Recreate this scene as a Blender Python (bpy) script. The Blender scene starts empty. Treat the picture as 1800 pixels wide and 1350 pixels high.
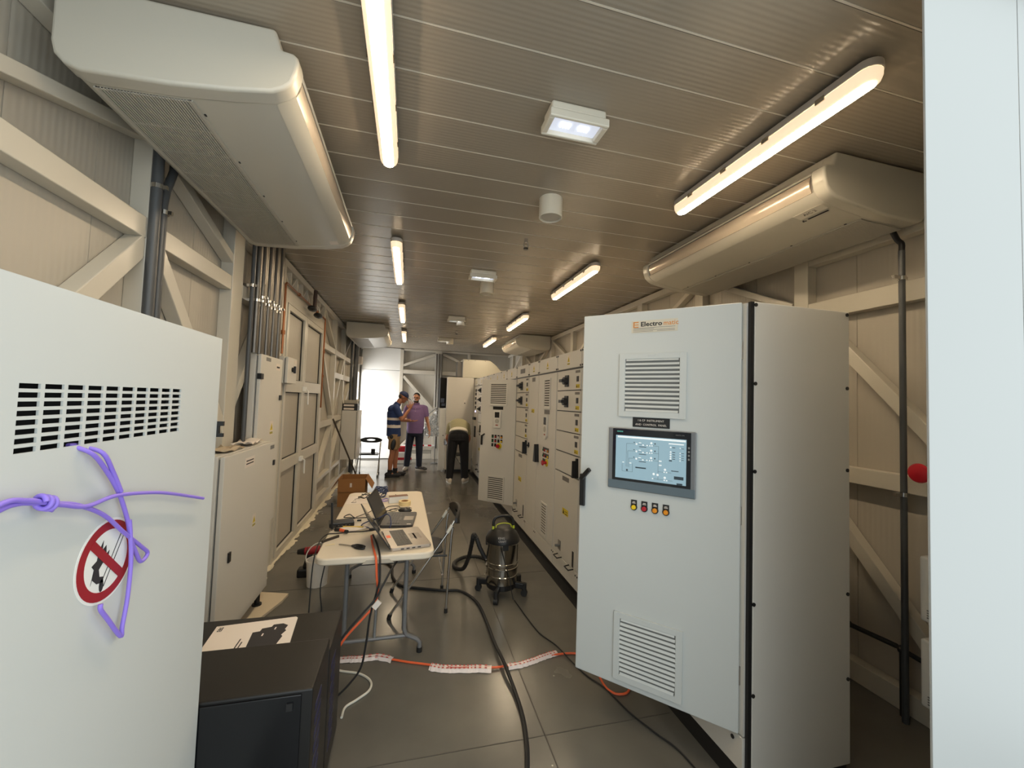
import bpy, bmesh, math, random
from mathutils import Matrix, Vector
random.seed(7)
sc = bpy.context.scene
COL = sc.collection
# ---------------------------------------------------------------- camera
cd = bpy.data.cameras.new('camera'); cam = bpy.data.objects.new('camera', cd); COL.objects.link(cam)
cd.sensor_width = 36.0; cd.lens = 705.0/1800*36.0; cd.clip_start = 0.05; cd.clip_end = 100
cam.matrix_world = Matrix(((0.9682799, -0.04352895, -0.24604728, 0), (-0.24756757, -0.0338158, -0.96828032, 0),
                           (0.03382794, 0.99847971, -0.04351952, 1.68), (0, 0, 0, 1)))
sc.camera = cam
# ---------------------------------------------------------------- daylight, exposure
SKY_HI, SKY_LO = 2.05, 0.45                              # bright sky to the front right, dim to the left (seen through the open end)
w = bpy.data.worlds.new('sky'); sc.world = w; w.use_nodes = True
_nt = w.node_tree; bgn = _nt.nodes['Background']
_tc = _nt.nodes.new('ShaderNodeTexCoord'); _vm = _nt.nodes.new('ShaderNodeVectorMath'); _vm.operation = 'DOT_PRODUCT'
_vm.inputs[1].default_value = (0.766, -0.643, 0.0)
_mr = _nt.nodes.new('ShaderNodeMapRange'); _mr.interpolation_type = 'SMOOTHSTEP'
for _i, _v in ((1, -0.15), (2, 0.45), (3, SKY_LO), (4, SKY_HI)): _mr.inputs[_i].default_value = _v
_nt.links.new(_tc.outputs['Generated'], _vm.inputs[0]); _nt.links.new(_vm.outputs['Value'], _mr.inputs[0]); _nt.links.new(_mr.outputs[0], bgn.inputs[1])
bgn.inputs[0].default_value = (0.90, 0.98, 1.0, 1)
def area(name, loc, direction, sx, sy, power, color):
    l = bpy.data.lights.new(name, 'AREA'); l.shape = 'RECTANGLE'; l.size = sx; l.size_y = sy; l.energy = power; l.color = color
    o = bpy.data.objects.new(name, l); COL.objects.link(o); o.location = loc
    o.rotation_euler = Vector(direction).to_track_quat('-Z', 'Y').to_euler()
    return o
area('daylight_side_door', (-1.75, 10.93, 1.2), (1, 0.12, -0.1), 1.1, 2.3, 120, (1.0, 0.98, 0.95))
LAMP_CORE = 82.0
sc.view_settings.view_transform = 'Standard'; sc.view_settings.look = 'None'
sc.view_settings.exposure = 0.0; sc.view_settings.gamma = 1.0; sc.view_settings.use_curve_mapping = False

# ---------------------------------------------------------------- materials
def lin(c):
    c /= 255.0
    return c/12.92 if c <= 0.04045 else ((c+0.055)/1.055)**2.4
def S(r, g, b): return (lin(r), lin(g), lin(b), 1)
MATS = {}
def mat(name, col, rough=0.5, metal=0.0, spec=0.5, emis=None, estr=0.0, bump=None, var=0.0, vscale=6.0, coat=0.0):
    if name in MATS: return MATS[name]
    m = bpy.data.materials.new(name); m.use_nodes = True; MATS[name] = m
    nt = m.node_tree; b = nt.nodes['Principled BSDF']
    b.inputs['Base Color'].default_value = col; b.inputs['Roughness'].default_value = rough
    b.inputs['Metallic'].default_value = metal; b.inputs['Specular IOR Level'].default_value = spec
    if coat: b.inputs['Coat Weight'].default_value = coat
    if emis:
        b.inputs['Emission Color'].default_value = emis; b.inputs['Emission Strength'].default_value = estr
    tc = nt.nodes.new('ShaderNodeTexCoord')
    n = nt.nodes.new('ShaderNodeTexNoise'); n.inputs['Scale'].default_value = vscale; n.inputs['Detail'].default_value = 4
    nt.links.new(tc.outputs['Object'], n.inputs['Vector'])
    if var:
        mx = nt.nodes.new('ShaderNodeMix'); mx.data_type = 'RGBA'
        mx.inputs[6].default_value = tuple(c*(1-var) for c in col[:3])+(1,); mx.inputs[7].default_value = tuple(min(1, c*(1+var)) for c in col[:3])+(1,)
        nt.links.new(n.outputs['Fac'], mx.inputs[0]); nt.links.new(mx.outputs[2], b.inputs['Base Color'])
    if bump:
        kind, sc_, strength, dist = bump
        if kind == 'noise':
            t = nt.nodes.new('ShaderNodeTexNoise'); t.inputs['Scale'].default_value = sc_; out = t.outputs['Fac']
        else:
            t = nt.nodes.new('ShaderNodeTexWave'); t.wave_type = 'BANDS'; t.bands_direction = kind.upper(); t.inputs['Scale'].default_value = 0.31416/sc_
            out = t.outputs['Fac']
        nt.links.new(tc.outputs['Object'], t.inputs['Vector'])
        bp = nt.nodes.new('ShaderNodeBump'); bp.inputs['Strength'].default_value = strength; bp.inputs['Distance'].default_value = dist
        nt.links.new(out, bp.inputs['Height']); nt.links.new(bp.outputs['Normal'], b.inputs['Normal'])
    return m
CREAM = mat('cream_steel', S(196, 190, 176), 0.3, var=0.04)
PANELY = mat('wall_panel', S(174, 167, 154), 0.42, bump=('y', 0.03, 0.35, 0.002))
PANELX = mat('back_panel', S(186, 182, 172), 0.42, bump=('x', 0.03, 0.35, 0.002))
CEIL = mat('ceiling_panel', S(147, 137, 122), 0.23, spec=0.5, bump=('y', 0.022, 0.35, 0.0015))
SEAM = mat('panel_seam', S(158, 149, 134), 0.4)
SEAM_GLINT = mat('ceiling_seam_glint', S(196, 187, 171), 0.35)  # paler than the panels: light caught by the joint edges, put into colour
JOINT = mat('floor_joint', S(74, 70, 63), 0.6)
WHITE = mat('white_paint', S(226, 226, 222), 0.45)
DOORW = mat('white_leaf', S(172, 174, 172), 0.5, var=0.015, vscale=1.2)
GREY = mat('grey_enclosure', S(196, 199, 196), 0.45, bump=('noise', 400, 0.05, 0.001))
GREYI = mat('grey_switchgear', S(206, 202, 193), 0.42, bump=('noise', 400, 0.05, 0.001))
GREYD = mat('grey_dark', S(120, 120, 118), 0.5)
ACW = mat('aircon_white', S(182, 178, 166), 0.3)
ACG = mat('aircon_grille', S(176, 171, 159), 0.45)
ACD = mat('aircon_gap', S(52, 48, 42), 0.8)
LOUV = mat('louver', S(196, 182, 165), 0.25, metal=0.35)
BLACK = mat('black_plastic', S(22, 22, 23), 0.4)
BLACKM = mat('black_metal', S(13, 12, 12), 0.42, bump=('noise', 300, 0.08, 0.001))
VOID = mat('dark_inside', S(8, 8, 10), 0.9)
RUBBER = mat('rubber', S(28, 28, 28), 0.6)
CHROME = mat('chrome', S(200, 198, 194), 0.16, metal=1.0)
STEEL = mat('steel', S(176, 172, 166), 0.3, metal=1.0)
GALV = mat('galvanised', S(112, 108, 102), 0.35, metal=0.75, var=0.1, vscale=20)
CONDUIT = mat('grey_conduit', S(72, 74, 76), 0.4)
COPPER = mat('copper', S(150, 96, 62), 0.35, metal=0.8)
ORANGE = mat('orange_cable', S(222, 96, 52), 0.5)
PURPLE = mat('purple_cable', S(140, 116, 214), 0.45)
WHITEC = mat('white_cable', S(205, 203, 192), 0.5)
BLUEC = mat('blue_cable', S(38, 52, 92), 0.5)
YELLOW = mat('warning_yellow', S(214, 190, 30), 0.5)
RED = mat('red_plastic', S(176, 24, 38), 0.4)
DRED = mat('sign_red', S(148, 28, 38), 0.5)
GREEN = mat('green_plastic', S(28, 92, 48), 0.4)
AMBER = mat('amber_lens', S(226, 142, 20), 0.3)
YLENS = mat('yellow_lens', S(238, 200, 24), 0.3)
PAPER = mat('paper', S(222, 212, 202), 0.7)
INK = mat('ink', S(40, 38, 40), 0.7)
TABLE = mat('table_plastic', S(216, 204, 184), 0.45, bump=('noise', 150, 0.06, 0.001))
LEGG = mat('grey_tube', S(122, 122, 122), 0.4, metal=0.2)
CARD = mat('cardboard', S(150, 104, 58), 0.8, var=0.08)
FOAM = mat('sealing_foam', S(208, 199, 176), 0.8, bump=('noise', 40, 0.5, 0.02))
PLASTICW = mat('bucket_white', S(216, 212, 204), 0.4)
NAMEP = mat('engraved_grey', S(108, 104, 100), 0.5)
LIMEG = mat('lime_accent', S(176, 190, 48), 0.4)
def floor_mat():
    m = mat('floor_paint', S(88, 86, 79), 0.2, spec=0.6)
    nt = m.node_tree; b = nt.nodes['Principled BSDF']
    tc = nt.nodes.new('ShaderNodeTexCoord')
    n = nt.nodes.new('ShaderNodeTexNoise'); n.inputs['Scale'].default_value = 1.3; n.inputs['Detail'].default_value = 6
    nt.links.new(tc.outputs['Object'], n.inputs['Vector'])
    cr = nt.nodes.new('ShaderNodeValToRGB'); cr.color_ramp.elements[0].position = 0.3; cr.color_ramp.elements[1].position = 0.75
    cr.color_ramp.elements[0].color = S(90, 88, 83); cr.color_ramp.elements[1].color = S(114, 110, 101)
    nt.links.new(n.outputs['Fac'], cr.inputs[0])
    v = nt.nodes.new('ShaderNodeTexVoronoi'); v.inputs['Scale'].default_value = 7.0
    nt.links.new(tc.outputs['Object'], v.inputs['Vector'])
    lt = nt.nodes.new('ShaderNodeMath'); lt.operation = 'LESS_THAN'; lt.inputs[1].default_value = 0.04
    nt.links.new(v.outputs['Distance'], lt.inputs[0])
    n2 = nt.nodes.new('ShaderNodeTexNoise'); n2.inputs['Scale'].default_value = 2.2
    nt.links.new(tc.outputs['Object'], n2.inputs['Vector'])
    gt = nt.nodes.new('ShaderNodeMath'); gt.operation = 'GREATER_THAN'; gt.inputs[1].default_value = 0.55
    nt.links.new(n2.outputs['Fac'], gt.inputs[0])
    mu = nt.nodes.new('ShaderNodeMath'); mu.operation = 'MULTIPLY'
    nt.links.new(lt.outputs[0], mu.inputs[0]); nt.links.new(gt.outputs[0], mu.inputs[1])
    mx = nt.nodes.new('ShaderNodeMix'); mx.data_type = 'RGBA'; mx.inputs[7].default_value = S(176, 170, 156)
    nt.links.new(mu.outputs[0], mx.inputs[0]); nt.links.new(cr.outputs[0], mx.inputs[6]); nt.links.new(mx.outputs[2], b.inputs['Base Color'])
    rr = nt.nodes.new('ShaderNodeMapRange'); rr.inputs[3].default_value = 0.14; rr.inputs[4].default_value = 0.34
    nt.links.new(n.outputs['Fac'], rr.inputs[0]); nt.links.new(rr.outputs[0], b.inputs['Roughness'])
    n3 = nt.nodes.new('ShaderNodeTexNoise'); n3.inputs['Scale'].default_value = 9
    nt.links.new(tc.outputs['Object'], n3.inputs['Vector'])
    bp = nt.nodes.new('ShaderNodeBump'); bp.inputs['Strength'].default_value = 0.08; bp.inputs['Distance'].default_value = 0.01
    nt.links.new(n3.outputs['Fac'], bp.inputs['Height']); nt.links.new(bp.outputs['Normal'], b.inputs['Normal'])
    return m
FLOORM = floor_mat()

# ---------------------------------------------------------------- mesh helpers
ROOT = {}
def minv(p): return ROOT.get(p.name, Matrix.Identity(4)) if p else Matrix.Identity(4)
def frame_of(t):
    t = Vector(t).normalized(); a = Vector((0, 0, 1)) if abs(t.z) < 0.9 else Vector((1, 0, 0))
    u = t.cross(a).normalized(); return u, t.cross(u).normalized()
class MB:
    def __init__(s): s.v = []; s.f = []; s.mi = []; s.marks = []
    def add(s, vs, fs, m=0):
        o = len(s.v); s.marks.append((o, len(s.f))); s.v += [tuple(v) for v in vs]; s.f += [tuple(i+o for i in f) for f in fs]; s.mi += [m]*len(fs); return s
    def hexa(s, p, m=0):
        return s.add(p, [(0, 3, 2, 1), (4, 5, 6, 7), (0, 1, 5, 4), (1, 2, 6, 5), (2, 3, 7, 6), (3, 0, 4, 7)], m)
    def box(s, x0, x1, y0, y1, z0, z1, m=0):
        x0, x1 = min(x0, x1), max(x0, x1); y0, y1 = min(y0, y1), max(y0, y1); z0, z1 = min(z0, z1), max(z0, z1)
        return s.hexa([(x0, y0, z0), (x1, y0, z0), (x1, y1, z0), (x0, y1, z0), (x0, y0, z1), (x1, y0, z1), (x1, y1, z1), (x0, y1, z1)], m)
    def obox(s, o, u, v, w, m=0):                       # corner + three edge vectors
        o, u, v, w = map(Vector, (o, u, v, w))
        if u.cross(v).dot(w) < 0: u, v = v, u
        return s.hexa([o, o+u, o+u+v, o+v, o+w, o+u+w, o+u+v+w, o+v+w], m)
    def beam(s, a, b, wdt, hgt, side, m=0):             # rectangular bar a->b; 'side' = direction of wdt
        a, b = Vector(a), Vector(b); t = (b-a).normalized(); sd = Vector(side); sd = (sd-t*sd.dot(t)).normalized(); up = t.cross(sd)
        return s.obox(a-sd*wdt/2-up*hgt/2, b-a, sd*wdt, up*hgt, m)
    def prism(s, pts, d, m=0):                          # planar polygon (3-D points) pushed along d
        n = len(pts); d = Vector(d); P = [Vector(p) for p in pts]
        nrm = Vector((0, 0, 0))
        for i in range(n): nrm += P[i].cross(P[(i+1) % n])
        if nrm.dot(d) > 0: P = P[::-1]
        fs = [tuple(range(n)), tuple(range(2*n-1, n-1, -1))]+[((i+1) % n, i, n+i, n+(i+1) % n) for i in range(n)]
        return s.add(P+[p+d for p in P], fs, m)
    def cone(s, a, b, r0, r1, n=16, m=0):
        a, b = Vector(a), Vector(b); u, v = frame_of(b-a)
        A = [a+(u*math.cos(2*math.pi*i/n)+v*math.sin(2*math.pi*i/n))*r0 for i in range(n)]
        B = [b+(u*math.cos(2*math.pi*i/n)+v*math.sin(2*math.pi*i/n))*r1 for i in range(n)]
        fs = [(i, (i+1) % n, n+(i+1) % n, n+i) for i in range(n)]+[tuple(range(n-1, -1, -1)), tuple(range(n, 2*n))]
        return s.add(A+B, fs, m)
    def cyl(s, a, b, r, n=16, m=0): return s.cone(a, b, r, r, n, m)
    def tube(s, pts, r, n=8, m=0, sub=0, closed=False):
        P = [Vector(p) for p in pts]
        if sub: P = smooth_path(P, sub)
        rings = []; k = len(P); u = None
        for i in range(k):
            t = (P[min(i+1, k-1)]-P[max(i-1, 0)]).normalized()
            if u is None: u, v = frame_of(t)
            else:
                u = (u-t*u.dot(t))
                u = u.normalized() if u.length > 1e-5 else frame_of(t)[0]
                v = t.cross(u)
            rr = r[i] if isinstance(r, (list, tuple)) and not sub else (r if not isinstance(r, (list, tuple)) else r[0])
            rings.append([P[i]+(u*math.cos(2*math.pi*j/n)+v*math.sin(2*math.pi*j/n))*rr for j in range(n)])
        vs = [q for R in rings for q in R]; fs = []
        for i in range(k-1):
            for j in range(n): fs.append((i*n+j, i*n+(j+1) % n, (i+1)*n+(j+1) % n, (i+1)*n+j))
        fs += [tuple(range(n-1, -1, -1)), tuple(range((k-1)*n, k*n))]
        return s.add(vs, fs, m)
    def lathe(s, prof, c, n=24, m=0):                   # (r, z) profile round the vertical through c
        c = Vector(c); vs = []; fs = []; k = len(prof)
        for r, z in prof:
            for j in range(n): vs.append(c+Vector((r*math.cos(2*math.pi*j/n), r*math.sin(2*math.pi*j/n), z)))
        for i in range(k-1):
            for j in range(n): fs.append((i*n+j, i*n+(j+1) % n, (i+1)*n+(j+1) % n, (i+1)*n+j))
        return s.add(vs, fs, m)
    def ell(s, c, rad, rot=None, n=16, k=10, m=0):
        c = Vector(c); vs = [Vector((0, 0, -1))]; fs = []
        for i in range(1, k):
            a = -math.pi/2+math.pi*i/k
            for j in range(n): vs.append(Vector((math.cos(a)*math.cos(2*math.pi*j/n), math.cos(a)*math.sin(2*math.pi*j/n), math.sin(a))))
        vs.append(Vector((0, 0, 1)))
        for j in range(n): fs.append((0, 1+(j+1) % n, 1+j))
        for i in range(k-2):
            for j in range(n): fs.append((1+i*n+j, 1+i*n+(j+1) % n, 1+(i+1)*n+(j+1) % n, 1+(i+1)*n+j))
        L = 1+(k-1)*n
        for j in range(n): fs.append((L, 1+(k-2)*n+j, 1+(k-2)*n+(j+1) % n))
        out = []
        for v in vs:
            q = Vector((v.x*rad[0], v.y*rad[1], v.z*rad[2]))
            if rot is not None: q = rot @ q
            out.append(c+q)
        return s.add(out, fs, m)
    def capsule(s, a, b, r0, r1, n=14, m=0):
        s.cone(a, b, r0, r1, n, m); s.ell(a, (r0,)*3, n=12, k=8, m=m); return s.ell(b, (r1,)*3, n=12, k=8, m=m)
    def disc(s, c, nrm, r, d=0.0006, n=32, m=0):
        c, nrm = Vector(c), Vector(nrm).normalized(); return s.cyl(c, c+nrm*d, r, n, m)
    def build(s, name, mats, parent=None, smooth=False, bevel=0, seg=2, label=None, kind=None):
        me = bpy.data.meshes.new(name); me.from_pydata(s.v, [], s.f); me.update()
        if not isinstance(mats, (list, tuple)): mats = [mats]
        for m in mats: me.materials.append(m)
        if len(mats) > 1: me.polygons.foreach_set('material_index', s.mi)
        o = bpy.data.objects.new(name, me); COL.objects.link(o)
        if parent:
            M = minv(parent); me.transform(M); o.parent = parent; ROOT[o.name] = M
        if smooth:
            me.polygons.foreach_set('use_smooth', [True]*len(me.polygons)); me.set_sharp_from_angle(angle=math.radians(38))
        if bevel:
            b = o.modifiers.new('bevel', 'BEVEL'); b.width = bevel; b.segments = seg; b.limit_method = 'ANGLE'; b.angle_limit = math.radians(40)
        if label: o['label'] = label
        if kind: o['kind'] = kind
        return o
def each(mb, name, mats, parent, **k):                  # every shape collected in mb becomes a part of its own
    out = []; M = mb.marks+[(len(mb.v), len(mb.f))]
    for (v0, f0), (v1, f1) in zip(M, M[1:]):
        q = MB(); q.add(mb.v[v0:v1], [tuple(i-v0 for i in f) for f in mb.f[f0:f1]]); out.append(q.build(name, mats, parent, **k))
    return out
def smooth_path(P, sub):
    out = []; k = len(P)
    for i in range(k-1):
        p0, p1, p2, p3 = P[max(i-1, 0)], P[i], P[i+1], P[min(i+2, k-1)]
        for q in range(sub):
            t = q/sub
            out.append(0.5*((2*p1)+(p2-p0)*t+(2*p0-5*p1+4*p2-p3)*t*t+(3*p1-p0-3*p2+p3)*t**3))
    out.append(P[-1]); return out
def tag(o, label, cat, group=None, kind=None):
    o['label'] = label; o['category'] = cat
    if group: o['group'] = group
    if kind: o['kind'] = kind
    return o
def thing(name, label, cat, loc, rz=0.0, group=None):
    o = bpy.data.objects.new(name, None); COL.objects.link(o); o.location = loc; o.rotation_euler = (0, 0, rz); o.empty_display_size = 0.05
    ROOT[o.name] = (Matrix.Translation(loc) @ Matrix.Rotation(rz, 4, 'Z')).inverted()
    return tag(o, label, cat, group)
def structure(name, loc=(0, 0, 0)):
    o = bpy.data.objects.new(name, None); COL.objects.link(o); o.location = loc; o['kind'] = 'structure'
    ROOT[o.name] = Matrix.Translation(loc).inverted(); return o
def copy_tree(o, parent=None):
    c = o.copy(); COL.objects.link(c)
    if parent: c.parent = parent
    for ch in list(o.children): copy_tree(ch, c)
    return c
def text(name, body, size, org, right, up, m, parent, off=0.0, align='LEFT', label=None, wide=1.0):
    cu = bpy.data.curves.new(name, 'FONT'); cu.body = body; cu.size = size; cu.align_x = align; cu.extrude = 0.0002/max(size, 1e-3)*size; cu.offset = off
    cu.resolution_u = 2
    t = bpy.data.objects.new(name, cu); COL.objects.link(t)
    me = bpy.data.meshes.new_from_object(t.evaluated_get(bpy.context.evaluated_depsgraph_get()))
    bpy.data.objects.remove(t); r, u = Vector(right).normalized()*wide, Vector(up).normalized(); n = Vector(right).normalized().cross(u)
    M = Matrix(((r.x, u.x, n.x, org[0]), (r.y, u.y, n.y, org[1]), (r.z, u.z, n.z, org[2]), (0, 0, 0, 1)))
    me.transform(M); me.materials.clear(); me.materials.append(m)
    o = bpy.data.objects.new(name, me); COL.objects.link(o)
    if parent:
        MM = minv(parent); me.transform(MM); o.parent = parent; ROOT[o.name] = MM
    return o
# ================================================================ the room
ZC = 3.05; XL = -1.33; XR = 2.86; YF = 0.75; YB = 11.6
MB().box(-1.6, 3.1, -0.4, YB+0.1, -0.08, 0.0).build('floor', FLOORM, kind='structure')
# floor plate joints and the threshold strip
f = MB()
for y in (1.98, 3.86, 6.2, 8.6): f.box(-1.2, 1.46, y, y+0.005, 0.0, 0.0012)
for x in (0.735,): f.box(x, x+0.006, -0.3, 11.5, 0.0, 0.0012)
f.box(-0.05, -0.044, 0.4, 1.98, 0.0, 0.0012)
f.build('trim_4', JOINT, kind='structure')
MB().box(1.40, 1.50, 2.3, 9.38, 0.0, 0.003).build('trim_5', RUBBER, kind='structure')  # flat black strip on the floor along the switchgear foot
# ceiling with modelled joints, the light on their edges painted as paler lips
c = MB(); y = YF; k = 0; pitch = 0.236
while y < YB+0.1:
    y1 = min(y+pitch, YB+0.1)
    c.box(-1.45, 3.0, y, y1-0.010, ZC, ZC+0.05)
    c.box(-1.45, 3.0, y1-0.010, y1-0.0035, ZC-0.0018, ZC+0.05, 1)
    c.box(-1.45, 3.0, y1-0.0035, y1, ZC+0.0025, ZC+0.05)
    y = y1
c.build('ceiling', [CEIL, SEAM_GLINT], kind='structure')
# walls (sandwich panels with vertical joints)
def panelled(name, fixed, axis, a0, a1, z0, z1, out, m, pitch, holes=(), b=None, keep=False):
    b = b or MB(); a = a0
    while a < a1-1e-6:
        e = min(a+pitch, a1)
        spans = [(z0, z1)]
        for h0, h1, hz in holes:
            if a+1e-4 >= h0 and e-1e-4 <= h1: spans = [(hz, z1)]
        for s0, s1 in spans:
            if axis == 'y': b.box(fixed, fixed+out, a+0.002, e-0.002, s0, s1); b.box(fixed+0.004*(1 if out > 0 else -1), fixed+out, e-0.004, e+0.004, s0, s1, 1)
            else: b.box(a+0.002, e-0.002, fixed, fixed+out, s0, s1); b.box(e-0.004, e+0.004, fixed+0.004, fixed+out, s0, s1, 1)
        a = e
    if keep: return b
    b.build(name, [m, SEAM], kind='structure')
wl = panelled('wall_left', XL, 'y', 0.45, 10.45, 0, ZC+0.04, -0.06, PANELY, 0.4, keep=True)
wl = panelled('wall_left', XL, 'y', 10.45, 11.4, 2.32, ZC+0.04, -0.06, PANELY, 0.475, b=wl, keep=True)
panelled('wall_left', XL, 'y', 11.4, YB+0.06, 0, ZC+0.04, -0.06, PANELY, 0.2, b=wl)
panelled('wall_right', XR, 'y', 0.8, YB+0.06, 0, ZC+0.04, 0.06, PANELY, 0.4)
panelled('wall_back', YB, 'x', -1.39, 2.92, 0, ZC+0.04, 0.06, PANELX, 0.2963)

# steel frame, left
def member(name, parent, a, b, wdt, hgt, side, m=CREAM):
    wdt -= {'post': 0}.get(name, .008 if 'diag' in name or 'brace' in name else .004)   # welded flush: each kind sits a touch behind the posts
    return MB().beam(a, b, wdt, hgt, side).build(name, m, parent, bevel=0.004)
FL = structure('trim_1', (-1.29, 0.5, 0))
xm = -1.29; D = 0.08; SX = (1, 0, 0)
def L(name, y0, z0, y1, z1, hgt): member(name, FL, (xm, y0, z0), (xm, y1, z1), D, hgt, SX)
L('base_beam', 0.6, 0.07, 4.36, 0.07, 0.14); L('base_beam', 6.36, 0.07, 10.4, 0.07, 0.14)
L('top_beam', 0.6, 3.0, 11.55, 3.0, 0.07)
L('chord_beam', 0.6, 2.45, 3.21, 2.45, 0.1); L('chord_beam', 3.41, 2.44, 4.28, 2.44, 0.1)
L('upper_brace', 0.8, 2.42, 2.26, 2.90, 0.055)
L('post', 2.31, 0.14, 2.31, 2.965, 0.09); L('post', 3.31, 0.14, 3.31, 2.965, 0.18); L('post', 4.38, 0.0, 4.38, 2.965, 0.11); L('post', 6.35, 0.0, 6.35, 2.965, 0.10)
L('diagonal_brace', 2.36, 2.90, 3.24, 2.62, 0.06); L('diagonal_brace', 2.28, 2.38, 1.2, 1.28, 0.085); L('diagonal_brace', 2.37, 2.4, 3.30, 1.36, 0.085); L('diagonal_brace', 3.38, 1.6, 3.95, 2.38, 0.08)
L('diagonal_brace', 4.34, 2.36, 3.75, 1.7, 0.07); L('rail_beam', 3.42, 2.86, 4.32, 2.86, 0.07)
L('head_beam', 4.43, 2.74, 6.3, 2.74, 0.08)
n = 8
for i in range(n+1):                                     # small lattice over the door
    yy = 4.44+i*(6.31-4.44)/n
    member('lattice_post', FL, (xm, yy, 2.78), (xm, yy, 2.965), 0.05, 0.03, SX)
    if i < n: member('lattice_diagonal', FL, (xm, yy+0.015, 2.79 if i % 2 else 2.955), (xm, yy+(6.31-4.44)/n-0.015, 2.955 if i % 2 else 2.79), 0.035, 0.022, SX)
for yy in (7.38, 8.35, 9.35, 10.4): L('post', yy, 0.14, yy, 2.965, 0.09)
L('rail_beam', 6.4, 2.42, 7.33, 2.42, 0.085); L('rail_beam', 7.43, 2.42, 10.35, 2.42, 0.085); L('rail_beam', 7.43, 2.03, 8.3, 2.03, 0.1); L('rail_beam', 8.4, 2.03, 9.3, 2.03, 0.1)
L('rail_beam', 6.4, 1.24, 7.33, 1.24, 0.1); L('rail_beam', 7.43, 1.27, 8.3, 1.27, 0.09); L('rail_beam', 8.4, 1.24, 10.35, 1.24, 0.1); L('rail_beam', 6.4, 0.42, 8.3, 0.42, 0.06)
L('diagonal_brace', 6.41, 2.95, 7.32, 2.5, 0.05); L('diagonal_brace', 6.42, 2.3, 7.42, 1.3, 0.055); L('diagonal_brace', 7.44, 1.34, 8.3, 2.36, 0.05); L('diagonal_brace', 6.42, 0.48, 7.36, 1.18, 0.06); L('diagonal_brace', 7.42, 0.48, 8.28, 1.2, 0.06)
L('diagonal_brace', 8.4, 1.3, 9.3, 1.96, 0.05); L('diagonal_brace', 8.42, 2.48, 9.3, 2.95, 0.05); L('diagonal_brace', 9.42, 2.36, 10.3, 1.32, 0.05)
# sealing foam along the left foot
random.seed(3); fm = MB(); yy = 3.75; prev = None
while yy < 9.6:
    wv = 0.025+0.07*random.random()**2; hv = 0.004+0.012*random.random(); e = yy+0.03+0.14*random.random()
    fm.ell((-1.245+wv*0.25, (yy+e)/2, 0.004), (wv*0.75, (e-yy)*0.8, hv), n=10, k=6); yy = e
fm.build('baseboard_left', FOAM, smooth=True, kind='structure')

# double door in the left wall
D1 = structure('door_1', (-1.27, 5.36, 0))
b = MB().box(-1.305, -1.235, 4.42, 4.47, 0.0, 2.7); b.box(-1.305, -1.235, 6.2, 6.31, 0.0, 2.7); b.box(-1.305, -1.235, 4.47, 6.2, 2.61, 2.7); b.box(-1.305, -1.235, 4.47, 6.2, 0, 0.05)
b.build('door_frame', CREAM, D1, bevel=0.003)
for (y0, y1) in ((4.475, 5.225), (5.235, 6.195)):
    lf = MB()
    zs = [(0.07, 0.90), (0.985, 1.72), (1.81, 2.56)]
    lf.box(-1.30, -1.225, y0, y0+0.06, 0.055, 2.6); lf.box(-1.30, -1.225, y1-0.06, y1, 0.055, 2.6)
    for a, e in ((0.055, 0.10), (0.88, 1.0), (1.70, 1.83), (2.54, 2.6)): lf.box(-1.30, -1.2255, y0+0.06, y1-0.06, a, e)
    leaf = lf.build('door_leaf', CREAM, D1, bevel=0.003)
    for a, e in ((0.10, 0.88), (1.0, 1.70), (1.83, 2.54)):
        p = MB().box(-1.285, -1.262, y0+0.06, y1-0.06, a, e).build('leaf_panel', PANELY, leaf)
        g = MB(); t = 0.008
        for q in ((y0+0.06, y0+0.06+t, a, e), (y1-0.06-t, y1-0.06, a, e), (y0+0.06, y1-0.06, a, a+t), (y0+0.06, y1-0.06, e-t, e)): g.box(-1.262, -1.25, *q)
        g.build('gasket', RUBBER, leaf)
h = MB()
for z in (0.9, 1.72): h.box(-1.224, -1.195, 5.19, 5.27, z, z+0.05); h.tube([(-1.2, 5.25, z+0.02), (-1.18, 5.27, z+0.0), (-1.18, 5.28, z-0.16)], 0.009)
h.build('door_handle', WHITE, D1, smooth=True)

# right wall frame
FR = structure('trim_2', (2.82, 0.9, 0)); xr = 2.82
def R(name, y0, z0, y1, z1, hgt): member(name, FR, (xr, y0, z0), (xr, y1, z1), D, hgt, SX)
R('base_beam', 0.85, 0.06, 11.5, 0.06, 0.12); R('top_beam', 0.85, 3.0, 11.55, 3.0, 0.07)
for yy in (2.33, 3.42, 4.5, 5.6, 6.7, 7.8, 8.9, 10.0, 11.0): R('post', yy, 0.12, yy, 2.965, 0.11)
R('chord_beam', 0.85, 2.40, 2.275, 2.40, 0.12); R('rail_beam', 0.85, 2.76, 2.275, 2.76, 0.05); R('mid_beam', 0.85, 1.28, 2.275, 1.28, 0.10)
R('diagonal_brace', 2.27, 2.33, 0.95, 0.86+0.5, 0.07) if False else R('diagonal_brace', 2.2, 2.3, 1.4, 1.34, 0.075)
R('diagonal_brace', 2.26, 1.19, 1.42, 0.2, 0.075)
for i, yy in enumerate((2.33, 3.42, 4.5, 5.6, 6.7, 7.8, 8.9, 10.0)):
    R('rail_beam', yy+0.06, 2.40, yy+1.03, 2.40, 0.08)
    R('diagonal_brace', yy+0.08, 2.92 if i % 2 else 2.47, yy+1.0, 2.47 if i % 2 else 2.92, 0.05)

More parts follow.
